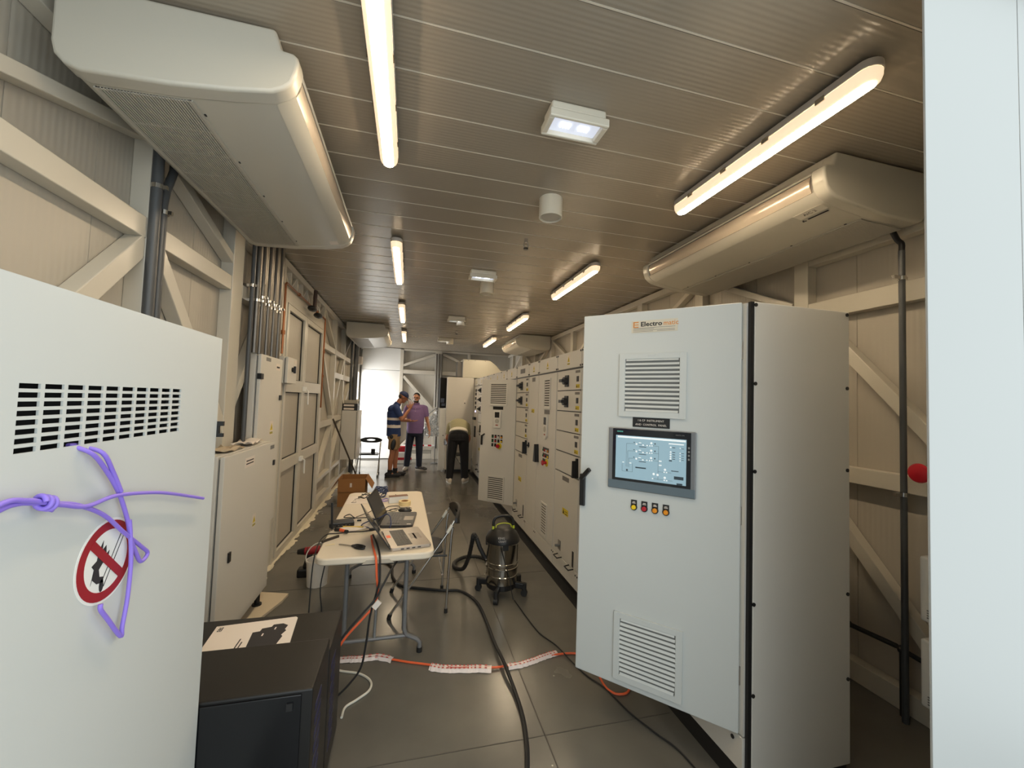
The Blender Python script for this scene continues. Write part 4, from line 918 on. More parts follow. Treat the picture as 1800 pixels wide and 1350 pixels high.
# ================================================================ folding table and what lies on it
TZ = .73
t = thing('folding_table', 'long white plastic folding table in the aisle covered with laptops and cables', 'table', (-.165, 3.41, 0), math.radians(1.0))
TM = Matrix.Translation((-.165, 3.41, 0)) @ Matrix.Rotation(math.radians(1.0), 4, 'Z')
def rounded(x0, x1, y0, y1, r, z, n=6):
    p = []
    for cx, cy, a0 in ((x1-r, y1-r, 0), (x0+r, y1-r, 90), (x0+r, y0+r, 180), (x1-r, y0+r, 270)):
        for i in range(n+1):
            a = math.radians(a0+90*i/n); p.append((cx+r*math.cos(a), cy+r*math.sin(a), z))
    return p
q = MB(); q.prism(rounded(-.345, .345, -.85, .85, .07, TZ-.042), (0, 0, .042)); q.v = [tuple(TM @ Vector(v)) for v in q.v]
q.build('tabletop', TABLE, t, smooth=True, bevel=.010, seg=3)
q = MB(); q.prism([TM @ Vector(v) for v in ((-.08, -.853, TZ-.045), (.10, -.853, TZ-.045), (.075, -.853, TZ-.022), (-.055, -.853, TZ-.022))], TM.to_3x3() @ Vector((0, .004, 0))); q.build('edge_shade_slab', mat('table_shadow', S(176, 166, 150), 0.6), t)  # slab in a darkened table colour, painted shade of a recess
for yy, sg in ((-.62, 1), (.62, -1)):
    for s in (-1, 1):
        q = MB(); q.tube([TM @ Vector(v) for v in ((s*.185, yy, TZ-.05), (s*.185, yy, .16), (s*.20, yy, .12), (s*.27, yy, .085), (s*.29, yy, .06), (s*.29, yy, .0))], .0145, 12); q.build('leg', LEGG, t, smooth=True)
        q = MB(); q.cyl(TM @ Vector((s*.29, yy, 0)), TM @ Vector((s*.29, yy, .03)), .019, 12); q.build('foot_cap', RUBBER, t)
    q = MB(); q.tube([TM @ Vector((-.20, yy, .115)), TM @ Vector((.20, yy, .115))], .012, 10); q.build('cross_bar', LEGG, t, smooth=True)
    q = MB(); q.tube([TM @ Vector((0, yy, .12)), TM @ Vector((0, yy+sg*.10, .34)), TM @ Vector((0, yy+sg*.42, TZ-.06))], .009, 8); q.build('folding_brace', LEGG, t, smooth=True)
    q = MB(); q.tube([TM @ Vector((-.20, yy, TZ-.055)), TM @ Vector((.20, yy, TZ-.055))], .012, 8); q.build('top_bar', LEGG, t, smooth=True)
Z0 = TZ+.001
def laptop(name, label, P0, P1, depth, lid_h, lean, m_body, m_lid, m_keys, screen_on):
    P0, P1 = Vector(P0), Vector(P1)                      # hinge line, near -> far
    e = (P1-P0); W = e.length; e.normalize(); d = Vector((e.y, -e.x, 0))
    t = thing(name, label, 'laptop', tuple(P0), 0)
    th = .020
    b = MB(); pts = []
    for i, (u, v) in enumerate(((0, 0), (0, 1), (1, 1), (1, 0))):
        pass
    r = .018; n = 4
    for cx, cy, a0 in ((r, r, 180), (W-r, r, 270), (W-r, depth-r, 0), (r, depth-r, 90)):
        for i in range(n+1):
            a = math.radians(a0+90*i/n); pts.append(P0+e*(cx+r*math.cos(a))+d*(cy+r*math.sin(a)))
    b.prism(pts, (0, 0, th)); base = b.build('base', m_body, t, bevel=.003)
    def on(u0, u1, v0, v1, h): return lambda B: B.obox(P0+e*u0+d*v0+Vector((0, 0, th)), e*(u1-u0), d*(v1-v0), (0, 0, h))
    k = MB(); on(.035, W-.035, .045, .140, .0006)(k); kb = k.build('keyboard_bed', m_keys, base)
    k = MB()
    for r_ in range(5):
        for c_ in range(14):
            u = .038+c_*(W-.076)/14; v = .047+r_*.0186
            if r_ == 4 and 3 < c_ < 9:
                if c_ == 4: k.obox(P0+e*u+d*v+Vector((0, 0, th+.0006)), e*(5*(W-.076)/14-.003), d*.0155, (0, 0, .0016))
                continue
            k.obox(P0+e*u+d*v+Vector((0, 0, th+.0006)), e*((W-.076)/14-.003), d*.0155, (0, 0, .0016))
    k.build('keys', BLACK, base)
    k = MB(); on(W*.36, W*.64, .155, .225, .0005)(k); k.build('touchpad', mat('touchpad_'+name, m_body.node_tree.nodes['Principled BSDF'].inputs['Base Color'].default_value, .25), base)
    s = MB()
    for q in range(4): s.obox(P0+d*(.06+q*.035)-e*.0006+Vector((0, 0, .006)), e*.0008, d*.02, (0, 0, .007))
    each(s, 'port', INK, base)
    le = (Vector((0, 0, math.cos(lean)))-d*math.sin(lean)); ln = e.cross(le)
    if ln.dot(d) < 0: ln = -ln
    hp = P0+Vector((0, 0, th-.004))
    l = MB(); l.obox(hp-ln*.007, e*W, le*lid_h, ln*.007); lid = l.build('lid', m_lid, t, bevel=.003)
    s = MB(); s.obox(hp+e*.01+le*.02, e*(W-.02), le*(lid_h-.032), ln*.0006); s.build('screen', mat('laptop_screen', S(26, 29, 33), .12), lid)
    h = MB(); h.cyl(hp+e*.04, hp+e*.09, .006, 10); h.cyl(hp+e*(W-.09), hp+e*(W-.04), .006, 10); each(h, 'hinge', BLACK, t)
    return t, P0, e, d, th
SILV = mat('laptop_silver', S(168, 158, 146), .35, metal=.4); DKL = mat('laptop_dark', S(48, 47, 46), .45)
lp, P0, e, d, th = laptop('laptop', 'silver open laptop at the near right corner of the folding table', (-.07, 2.605, Z0), (-.150, 2.975, Z0), .255, .245, math.radians(35), SILV, DKL, BLACK, False)
b = MB(); b.obox(P0+e*.20+d*.010+Vector((0, 0, th)), e*.05, d*.025, (0, 0, .0006)); b.build('orange_sticker', ORANGE, lp); b = MB(); b.obox(P0+e*.12+d*.180+Vector((0, 0, th)), e*.12, d*.012, (0, 0, .0005)); b.build('small_print', mat('print_grey', S(120, 112, 104), .5), lp)
lp2, P0, e, d, th = laptop('laptop', 'black open laptop with dark screen, behind the silver one on the folding table', (-.171, 3.087, Z0), (-.134, 3.440, Z0), .235, .222, math.radians(25), DKL, BLACK, BLACK, False)
b = MB(); b.obox(P0+e*.02+d*.19+Vector((0, 0, th)), e*.012, d*.03, (0, 0, .0006)); b.build('badge', PAPER, lp2)
def small(name, label, cat, mb, m, smooth=False, bevel=0, group=None):
    return tag(mb.build(name, m, None, smooth=smooth, bevel=bevel), label, cat, group)
# mouse
t = thing('computer_mouse', 'black computer mouse beside the black laptop on the table', 'mouse', (.005, 3.50, Z0)); q = MB(); rot = Matrix.Rotation(math.radians(75), 3, 'Z'); q.ell((.005, 3.50, Z0+.012), (.034, .058, .020), rot); q.v = [(v[0], v[1], max(v[2], Z0)) for v in q.v]; q.build('body', BLACK, t, smooth=True)
q = MB(); q.cyl((.04, 3.50, Z0+.030), (.04, 3.51, Z0+.030), .006, 10); q.build('wheel', GREYD, t)
# masking tape roll
t = thing('tape_roll', 'roll of cream masking tape on the table behind the mouse', 'tape', (0, 3.72, Z0)); q = MB(); q.lathe([(.032, 0), (.052, 0), (.052, .036), (.032, .036), (.032, 0)], (0, 3.72, Z0), 28); q.build('tape', mat('masking_tape', S(226, 204, 150), .6), t, smooth=True); q = MB(); q.lathe([(.029, 0.001), (.032, 0.001), (.032, .035), (.029, .035), (.029, .001)], (0, 3.72, Z0), 28); q.build('core', CARD, t, smooth=True)
# small carton
t = thing('small_carton', 'small white carton with brown top on the table behind the tape roll', 'box', (-.06, 3.80, Z0)); q = MB(); q.obox((-.136, 3.775, Z0), (.165, .045, 0), (-.012, .06, 0), (0, 0, .055)); q.build('carton', WHITE, t, bevel=.002); q = MB(); q.obox((-.134, 3.777, Z0+.055), (.161, .044, 0), (-.011, .057, 0), (0, 0, .004)); q.build('lid', mat('carton_brown', S(132, 100, 82), .7), t)
# router with antenna
t = thing('wireless_router', 'flat black router with one upright antenna at the left table edge', 'router', (-.44, 3.18, Z0)); q = MB(); q.obox((-.515, 3.13, Z0), (.165, .032, 0), (-.02, .10, 0), (0, 0, .032)); q.build('body', BLACK, t, bevel=.006)
q = MB(); q.beam((-.488, 3.08, Z0+.012), (-.495, 3.08, .925), .012, .016, (0, 1, 0)); q.build('antenna', BLACK, t, bevel=.003); q = MB(); q.cyl((-.49, 3.08, Z0+.008), (-.48, 3.15, Z0+.016), .008, 10); q.build('antenna_joint', BLACK, t)
s = MB()
for k in range(6): s.obox((-.505+k*.024, 3.128+k*.0046, Z0+.012), (.008, .0016, 0), (0, -.0012, 0), (0, 0, .004))
each(s, 'port', GREYD, t)
# white pouch with yellow strip
t = thing('plastic_pouch', 'crumpled white plastic pouch with a yellow strip, in front of the router', 'pouch', (-.39, 3.05, Z0)); q = MB(); q.ell((-.36, 3.085, Z0+.004), (.105, .045, .014), Matrix.Rotation(.1, 3, 'Z'), 20, 8); q.v = [(v[0], v[1], max(v[2], Z0)) for v in q.v]; q.build('pouch', PAPER, t, smooth=True); q = MB(); q.beam((-.42, 3.105, Z0+.017), (-.28, 3.08, Z0+.017), .016, .004, (0, 1, 0)); q.build('yellow_strip', mat('strip_yellow', S(214, 184, 70), .5), t)
# screwdriver
t = thing('screwdriver', 'screwdriver with orange and black handle near the router', 'screwdriver', (-.41, 3.02, Z0)); q = MB(); q.cyl((-.465, 3.062, Z0+.012), (-.43, 3.05, Z0+.012), .012, 12); q.cyl((-.39, 3.01, Z0+.012), (-.375, 2.998, Z0+.012), .012, 12); each(q, 'black_grip', BLACK, t, smooth=True); q = MB(); q.cyl((-.43, 3.05, Z0+.012), (-.39, 3.01, Z0+.012), .011, 12); q.build('orange_grip', ORANGE, t, smooth=True); q = MB(); q.cyl((-.465, 3.062, Z0+.012), (-.53, 3.082, Z0+.008), .003, 8); q.build('shaft', STEEL, t)
# file / flat bar
q = MB(); q.beam((-.504, 2.835, Z0+.006), (-.42, 2.932, Z0+.006), .018, .010, (0, 0, 1)); small('metal_file', 'dark flat metal file lying at the left table edge', 'file', q, mat('dark_iron', S(74, 68, 62), .45, metal=.6))
# scissors
t = thing('scissors', 'closed scissors with black handles at the near end of the table', 'scissors', (-.32, 2.74, Z0)); A_, E_ = Vector((-.393, 2.781, Z0+.004)), Vector((-.31, 2.735, Z0+.006)); q = MB(); q.beam(A_, E_, .010, .004, (0, 1, 0)); q.build('blades', STEEL, t)
q = MB()
for s in (-1, 1):
    c = Vector((-.262, 2.704+s*.014, Z0+.008)); q.tube([E_]+[c+Vector((.034*math.cos(a)*.88, .014*math.sin(a)-.017*math.cos(a), 0)) for a in [math.pi*(1+2*k/14) for k in range(15)]], .0065, 8)
each(q, 'handle', BLACK, t, smooth=True)
small('paper_tag', 'tiny cream paper scrap beside the scissors', 'paper', MB().prism([(-.475, 2.775, Z0), (-.42, 2.79, Z0), (-.425, 2.812, Z0), (-.47, 2.79, Z0)], (0, 0, .001)), mat('tag_cream', S(228, 214, 176), .7))
small('usb_stick', 'tiny black dongle on the table between router and laptop', 'dongle', MB().box(-.345, -.315, 3.275, 3.295, Z0, Z0+.010), BLACK, bevel=.002)
small('cable_adapter', 'small black cable adapter behind the silver laptop screen', 'adapter', MB().obox((-.235, 3.03, Z0), (.06, .01, 0), (-.004, .022, 0), (0, 0, .016)), BLACK, bevel=.003)
t = thing('drawing_sheet', 'white sheet with a small drawing at the far left of the table', 'paper', (-.44, 3.94, Z0)); q = MB(); q.prism([(-.497, 3.786, Z0), (-.30, 3.81, Z0), (-.33, 4.10, Z0), (-.515, 4.08, Z0)], (0, 0, .0012)); q.build('sheet', PAPER, t)
q = MB()
for a_, b_ in (((-.46, 3.84), (-.44, 3.95)), ((-.44, 3.95), (-.42, 3.85)), ((-.42, 3.85), (-.46, 3.84)), ((-.45, 3.97), (-.41, 3.99)), ((-.36, 4.0), (-.34, 4.02))): q.beam((a_[0], a_[1], Z0+.0014), (b_[0], b_[1], Z0+.0014), .004, .0004, (0, 0, 1))
q.build('line_drawing', INK, t)
# cables on the table
def cable(name, label, pts, r, m, group=None, sub=6, cat='cable'): return tag(MB().tube(pts, r, 8, sub=sub).build(name, m, None, smooth=True), label, cat, group)
def loops(cx, cy, z, rx, ry, turns, jit, seed, up=.02):
    rd = random.Random(seed); p = []
    for i in range(int(turns*8)):
        a = 2*math.pi*i/8; p.append((cx+rx*math.cos(a)*(1+jit*(rd.random()-.5)), cy+ry*math.sin(a)*(1+jit*(rd.random()-.5)), z+up*rd.random()))
    return p
cable('cable_bundle', 'tangled dark blue network cable bundle at the far end of the table', loops(-.225, 4.06, Z0+.008, .05, .06, 6, .8, 3, .075), .0045, BLUEC)
cable('coiled_cable', 'black cable coil beside the drawing sheet', loops(-.36, 4.0, Z0+.006, .05, .06, 2.5, .5, 8, .03), .003, RUBBER)
cable('network_cable', 'dark blue network cable looping between the two laptops', [(-.235, 3.055, Z0+.006), (-.245, 3.09, Z0+.006), (-.30, 3.15, Z0+.006), (-.26, 3.19, Z0+.02), (-.19, 3.15, Z0+.05), (-.13, 3.17, Z0+.075), (-.10, 3.12, Z0+.07), (-.09, 3.06, Z0+.035), (-.10, 3.052, Z0+.008)], .004, BLUEC)
cable('power_cable', 'thin black cable crossing the table and hanging off its left edge', [(-.21, 3.035, Z0+.006), (-.28, 3.01, Z0+.006), (-.36, 2.975, Z0+.016), (-.44, 2.99, Z0+.006), (-.50, 2.98, Z0+.006), (-.523, 2.85, Z0), (-.535, 2.75, .62), (-.53, 2.66, .3), (-.56, 2.62, .006)], .004, RUBBER)
cable('router_cable', 'black looping cable from the router to the black laptop', [(-.40, 3.30, Z0+.012), (-.36, 3.30, Z0+.02), (-.45, 3.36, Z0+.01), (-.42, 3.44, Z0+.01), (-.36, 3.30, Z0+.02), (-.28, 3.33, Z0+.01), (-.21, 3.28, Z0+.008), (-.18, 3.20, Z0+.006)], .0035, RUBBER)
cable('charger_cable', 'thin black charger cable looping behind the black laptop', [(-.36, 3.36, Z0+.01), (-.28, 3.50, Z0+.006), (-.22, 3.56, Z0+.02), (-.14, 3.52, Z0+.006), (-.09, 3.48, Z0+.03), (-.04, 3.55, Z0+.006), (-.05, 3.66, Z0+.006), (-.13, 3.66, Z0+.006), (-.16, 3.58, Z0+.006)], .003, RUBBER)
cable('mouse_cable', 'thin mouse cable curling behind the mouse', [(-.06, 3.52, Z0+.006), (-.10, 3.50, Z0+.006), (-.12, 3.55, Z0+.006), (-.05, 3.60, Z0+.006), (.03, 3.61, Z0+.006), (.06, 3.58, Z0+.006)], .0025, RUBBER)
cable('purple_patch_cable', 'short purple patch cable behind the black laptop', [(-.24, 3.93, Z0+.006), (-.20, 3.90, Z0+.006), (-.17, 3.95, Z0+.006), (-.14, 3.88, Z0+.006), (-.20, 3.84, Z0+.006)], .0035, PURPLE)
t = thing('keys_on_ring', 'bunch of dark keys at the far end of the table', 'keys', (-.06, 4.0, Z0)); q = MB(); q.tube([(-.06+.018*math.cos(a), 4.0+.018*math.sin(a), Z0+.004) for a in [k*math.pi/6 for k in range(13)]], .0025, 6); q.build('ring', STEEL, t)
for k in range(3): MB().beam((-.06+.02*math.cos(k), 4.0+.02*math.sin(k), Z0+.004+k*.002), (-.06+.075*math.cos(k), 4.0+.075*math.sin(k), Z0+.004+k*.002), .014, .002, (0, 0, 1)).build('key', INK, t)
cable('thin_power_cable', 'second thin black cable hanging beside the bucket under the table corner', [(-.44, 2.60, TZ-.05), (-.455, 2.58, .55), (-.44, 2.58, .38), (-.475, 2.57, .2), (-.46, 2.56, .006)], .0035, RUBBER)
# cables falling off the near edge
cable('orange_cable', 'orange cable dropping over the near edge of the table', [(-.209, 2.90, Z0+.008), (-.19, 2.75, Z0+.008), (-.165, 2.60, Z0+.008), (-.150, 2.535, TZ-.01), (-.140, 2.515, .62), (-.130, 2.51, .54), (-.148, 2.50, .465), (-.20, 2.465, .42), (-.30, 2.43, .32), (-.38, 2.41, .16), (-.43, 2.40, .008)], .0065, ORANGE)
cable('black_power_lead', 'black lead dropping beside the orange cable to the floor', [(-.20, 2.92, Z0+.008), (-.165, 2.76, Z0+.008), (-.140, 2.61, Z0+.008), (-.128, 2.535, TZ-.01), (-.122, 2.50, .62), (-.135, 2.49, .55), (-.165, 2.48, .42), (-.178, 2.47, .28), (-.20, 2.46, .15), (-.26, 2.45, .07), (-.33, 2.44, .012)], .006, RUBBER)
cable('black_power_lead', 'black lead slanting from the table edge to behind the black cabinets', [(-.02, 2.64, TZ-.055), (-.06, 2.52, .66), (-.10, 2.46, .60), (-.14, 2.44, .53), (-.20, 2.42, .47), (-.30, 2.39, .36), (-.38, 2.37, .2), (-.42, 2.35, .012)], .006, RUBBER)
q = MB(); q.obox((-.155, 2.42, .50), (.022, 0, -.02), (0, .012, 0), (.03, 0, .035)); small('cable_tag', 'white flag tag on the slanting black lead below the table', 'tag', q, PAPER)
# ================================================================ chairs, vacuum, bucket, carton, floor cables
def folding_chair(cx, cy, rz, label):                    # local frame: sits facing -x, backrest at +x
    t = thing('folding_chair', label, 'chair', (cx, cy, 0), rz, 'folding chairs'); T = Matrix.Translation((cx, cy, 0)) @ Matrix.Rotation(rz, 4, 'Z')
    def W(b): b.v = [tuple(T @ Vector(v)) for v in b.v]; return b
    for s in (-1, 1):
        W(MB().tube([(-.225, s*.215, .02), (.19, s*.215, .62), (.245, s*.205, .715)], .010, 10)).build('front_leg', CHROME, t, smooth=True)
        W(MB().tube([(.205, s*.20, .02), (.225, s*.20, .60), (.235, s*.20, .66)], .010, 10)).build('rear_leg', CHROME, t, smooth=True)
        W(MB().cyl((-.225, s*.215, 0), (-.215, s*.215, .035), .016, 12)).build('foot_cap', RUBBER, t); W(MB().cyl((.205, s*.20, 0), (.205, s*.20, .035), .014, 12)).build('foot_cap', RUBBER, t)
        W(MB().beam((.19, s*.215, .625), (.225, s*.212, .685), .026, .022, (0, 1, 0))).build('joint_sleeve', WHITEC, t, bevel=.004)
        W(MB().tube([(.20, s*.19, .44), (.02, s*.19, .445), (-.16, s*.19, .45)], .008, 8)).build('seat_rail', BLACK, t, smooth=True)
    b = MB(); b.prism(rounded(-.19, .17, -.185, .185, .05, .452), (0, 0, .016)); W(b).build('seat', BLACK, t, smooth=True, bevel=.004)
    # backrest: curved band with an oval opening
    b = MB(); n = 20; X = lambda y: .245+.045*(1-(y/.235)**2)
    def hz(y): return .052*(1-(abs(y)/.245)**3)+.010
    def oz(y): return .020*math.sqrt(max(0, 1-(y/.085)**2))
    for i in range(n):
        y0, y1 = -.235+.47*i/n, -.235+.47*(i+1)/n
        for sg in (-1, 1):
            z = lambda y, o: .725+sg*(oz(y) if o else hz(y))
            a0, a1, c0, c1 = (X(y0), y0, z(y0, 1)), (X(y1), y1, z(y1, 1)), (X(y0), y0, z(y0, 0)), (X(y1), y1, z(y1, 0))
            b.hexa([Vector(a0), Vector(a1), Vector(a1)+Vector((.02, 0, 0)), Vector(a0)+Vector((.02, 0, 0)), Vector(c0), Vector(c1), Vector(c1)+Vector((.02, 0, 0)), Vector(c0)+Vector((.02, 0, 0))] if sg > 0 else [Vector(c0), Vector(c1), Vector(c1)+Vector((.02, 0, 0)), Vector(c0)+Vector((.02, 0, 0)), Vector(a0), Vector(a1), Vector(a1)+Vector((.02, 0, 0)), Vector(a0)+Vector((.02, 0, 0))])
    W(b).build('backrest', BLACK, t, smooth=True)
    W(MB().tube([(.165, -.20, .30), (.165, .20, .30)], .007, 8)).build('stretcher', CHROME, t, smooth=True)
    return t
folding_chair(.145, 3.452, 0, 'chrome folding chair with black seat drawn up to the right side of the table')
folding_chair(-.79, 9.12, math.radians(88), 'chrome folding chair with oval-holed backrest in the bright far doorway light')
folding_chair(1.10, 9.10, math.radians(180), 'chrome folding chair half hidden in front of the bending man')
# things on the far chair
t = thing('black_mug', 'black mug standing on the far folding chair', 'mug', (-.70, 9.05, .469)); MB().lathe([(0, 0), (.04, 0), (.042, .10), (.036, .10), (.035, .01), (0, .01)], (-.70, 9.05, .469), 18).build('cup', BLACK, t, smooth=True)
small('black_folder', 'flat black folder lying on the far folding chair', 'folder', MB().obox((-.93, 8.97, .469), (.19, .02, 0), (-.02, .17, 0), (0, 0, .014)), BLACK)
# vacuum cleaner
VX, VY = .85, 3.49
t = thing('vacuum_cleaner', 'steel drum vacuum cleaner with black lid and hose on the floor by the switchgear', 'vacuum cleaner', (VX, VY, 0))
drum = [(0, .10), (.12, .10), (.135, .115), (.136, .17), (.140, .175), (.140, .182), (.136, .187), (.137, .235), (.142, .24), (.142, .25), (.137, .255), (.138, .275), (.142, .28), (.142, .29), (.138, .295), (.138, .44), (.143, .448), (.143, .458), (0, .458)]
MB().lathe(drum, (VX, VY, 0), 40).build('drum', mat('vac_steel', S(172, 168, 160), .13, metal=1.0), t, smooth=True)
hd = MB().lathe([(0, .458), (.150, .458), (.152, .475), (.142, .50), (.125, .53), (.105, .545), (.095, .56), (.07, .575), (0, .578)], (VX, VY, 0), 36).build('motor_head', BLACK, t, smooth=True)
MB().tube([(VX-.085, VY, .555), (VX-.088, VY, .62), (VX-.07, VY, .655), (VX-.03, VY, .668), (VX+.03, VY, .668), (VX+.07, VY, .655), (VX+.088, VY, .62), (VX+.085, VY, .555)], .013, 10, sub=3).build('carry_handle', BLACK, t, smooth=True)
MB().tube([(VX-.07, VY-.02, .572), (VX-.06, VY-.02, .60), (VX, VY-.02, .612), (VX+.06, VY-.02, .60), (VX+.07, VY-.02, .572)], .004, 8, sub=3).build('yellow_trim', LIMEG, t, smooth=True)
each(MB().box(VX-.1, VX-.082, VY-.018, VY-.004, .56, .585).box(VX+.082, VX+.1, VY-.018, VY-.004, .56, .585), 'yellow_clip', LIMEG, t)
for a in (20, 160, 200, 340):
    pass
for a in (25, 165):
    c_, s_ = math.cos(math.radians(a)), math.sin(math.radians(a)); MB().obox((VX+c_*.138-.012, VY+s_*.1-.02, .42), (.024, 0, 0), (0, .03, 0), (0, 0, .075)).build('latch', BLACK, t, bevel=.004)
MB().obox((VX-.03, VY-.146, .415), (.05, 0, 0), (0, .01, 0), (0, 0, .06)).build('front_latch', BLACK, t, bevel=.003)
text('logo', 'KING', .024, (VX-.075, VY-.1445, .515), (1, -.18, 0), (0, .32, 1), mat('logo_grey', S(128, 124, 118), .5), hd, off=.0008); text('logo', 'CRAFT', .022, (VX-.072, VY-.1495, .49), (1, -.18, 0), (0, .3, 1), mat('logo_grey', S(128, 124, 118), .5), hd, off=.0006)
MB().cyl((VX, VY, .07), (VX, VY, .115), .13, 28).build('base_ring', BLACK, t)
for a in (25, 155, 245, 335):
    c_, s_ = math.cos(math.radians(a)), math.sin(math.radians(a)); p = Vector((VX+c_*.205, VY+s_*.205, 0))
    MB().beam((VX+c_*.10, VY+s_*.10, .088), (p.x, p.y, .085), .05, .035, (0, 0, 1)).build('base_arm', BLACK, t, bevel=.008)
    k = MB(); k.cyl(p+Vector((-s_*.018, c_*.018, .028)), p+Vector((s_*.018, -c_*.018, .028)), .028, 16); k.cyl(p+Vector((0, 0, .04)), p+Vector((0, 0, .11)), .020, 12); k.build('caster', RUBBER, t, smooth=True)
hp = [(.705, 3.52, .30), (.66, 3.53, .38), (.625, 3.55, .47), (.604, 3.57, .49), (.598, 3.60, .42), (.590, 3.72, .24), (.575, 3.90, .07), (.53, 3.99, .03), (.50, 4.08, .028), (.55, 4.20, .028), (.66, 4.28, .028), (.80, 4.24, .028), (.87, 4.05, .035), (.85, 3.80, .06), (.84, 3.66, .09)]
P = smooth_path([Vector(p) for p in hp], 10); q = MB(); q.tube(P, [.0205 if i % 2 else .0175 for i in range(len(P))], 12); q.build('hose', RUBBER, t, smooth=True)
MB().tube([(VX-.05, VY-.146, .44), (VX-.01, VY-.15, .32), (VX+.03, VY-.152, .2), (VX+.05, VY-.16, .1), (VX+.06, VY-.19, .03)], .0035, 8, sub=4).build('power_lead', RUBBER, t, smooth=True)
# bucket and drill
t = thing('bucket', 'white plastic bucket with raised handle on the floor left of the table', 'bucket', (-.725, 3.94, 0))
MB().lathe([(0, .0), (.082, .0), (.093, .205), (.098, .207), (.098, .222), (.090, .222), (.080, .008), (0, .008)], (-.725, 3.94, 0), 32).build('body', PLASTICW, t, smooth=True)
MB().tube([(-.822, 3.94, .20), (-.825, 3.95, .26), (-.79, 3.97, .32), (-.725, 3.98, .35), (-.66, 3.97, .32), (-.63, 3.95, .26), (-.628, 3.94, .20)], .005, 8, sub=4).build('handle', PLASTICW, t, smooth=True)
t = thing('cordless_drill', 'red and black cordless drill standing on the floor behind the bucket', 'drill', (-.87, 4.14, 0))
MB().box(-.93, -.80, 4.09, 4.19, 0, .075).build('battery', BLACK, t, bevel=.012); MB().beam((-.865, 4.14, .07), (-.835, 4.14, .20), .04, .055, (0, 1, 0)).build('grip', BLACK, t, bevel=.01)
q = MB(); q.cyl((-.88, 4.14, .225), (-.75, 4.14, .235), .036, 16); q.build('motor_body', DRED, t, smooth=True, bevel=.006); MB().cone((-.94, 4.14, .222), (-.85, 4.14, .226), .022, .038, 16).build('chuck', BLACK, t, smooth=True); MB().cyl((-1.0, 4.14, .218), (-.94, 4.14, .222), .005, 8).build('bit', STEEL, t)
# open carton
t = thing('cardboard_box', 'open brown cardboard box on the floor behind the table', 'cardboard box', (-.80, 6.8, 0))
x0, x1, y0, y1, H = -.99, -.60, 6.58, 7.0, .415; q = MB(); q.box(x0, x1, y0, y0+.006, 0, H); q.box(x0, x1, y1-.006, y1, 0, H); q.box(x0, x0+.006, y0+.006, y1-.006, 0, H); q.box(x1-.006, x1, y0+.006, y1-.006, 0, H); q.box(x0+.006, x1-.006, y0+.006, y1-.006, 0, .006); q.build('body', CARD, t)
MB().obox((x0, y0-.001, H), (x1-x0, 0, 0), (0, -.012, -.19), (0, -.005, 0)).build('flap', CARD, t); MB().obox((x1+.001, y0, H), (0, y1-y0, 0), (.10, 0, -.15), (.005, 0, .003)).build('flap', CARD, t); MB().obox((x0-.001, y0, H), (0, y1-y0, 0), (-.09, 0, -.15), (-.005, 0, .003)).build('flap', CARD, t)
MB().box(x0+.17, x0+.20, y0-.0175, y0-.0145, H-.12, H-.06).build('tape_scrap', PAPER, t)
# floor cables
cable('thick_black_cable', 'thick black cable snaking along the floor under the chair to the bottom of the frame', [(-.20, 4.35, .012), (-.10, 4.2, .012), (-.078, 3.95, .012), (-.004, 3.765, .012), (.133, 3.69, .012), (.345, 3.608, .012), (.508, 3.564, .012), (.612, 3.349, .012), (.638, 3.052, .012), (.638, 2.751, .024), (.648, 2.515, .040), (.660, 2.289, .020), (.656, 2.112, .012), (.629, 1.946, .012), (.594, 1.815, .012), (.50, 1.5, .012)], .0115, RUBBER)
cable('thin_black_cable', 'thin black cable on the floor from the vacuum cleaner to the open cabinet', [(.932, 3.331, .006), (.960, 3.05, .006), (.990, 2.828, .006), (1.05, 2.664, .014), (1.092, 2.485, .010), (1.135, 2.339, .006), (1.195, 2.222, .006), (1.237, 2.029, .006), (1.298, 1.869, .006), (1.35, 1.75, .006), (1.366, 1.55, .006)], .0045, RUBBER)
cable('orange_floor_cable', 'orange cable crossing the floor inside the red and white tape', [(-.36, 2.79, .010), (-.24, 2.775, .010), (-.12, 2.762, .010), (-.02, 2.722, .010), (.058, 2.686, .009), (.136, 2.655, .009), (.212, 2.624, .009), (.35, 2.57, .012), (.50, 2.54, .012), (.60, 2.52, .012), (.665, 2.525, .010), (.80, 2.525, .010), (.899, 2.554, .009), (1.016, 2.572, .009), (1.165, 2.551, .009), (1.22, 2.45, .009), (1.20, 2.26, .009), (1.21, 2.19, .009), (1.25, 2.155, .009), (1.32, 2.17, .009), (1.40, 2.3, .009)], .0065, ORANGE)
cable('white_cable', 'white cable curving on the floor beside the black cabinets', [(-.36, 2.70, .007), (-.32, 2.675, .007), (-.219, 2.632, .007), (-.150, 2.554, .007), (-.150, 2.476, .007), (-.21, 2.414, .007), (-.262, 2.37, .007), (-.27, 2.30, .007)], .0065, WHITEC)
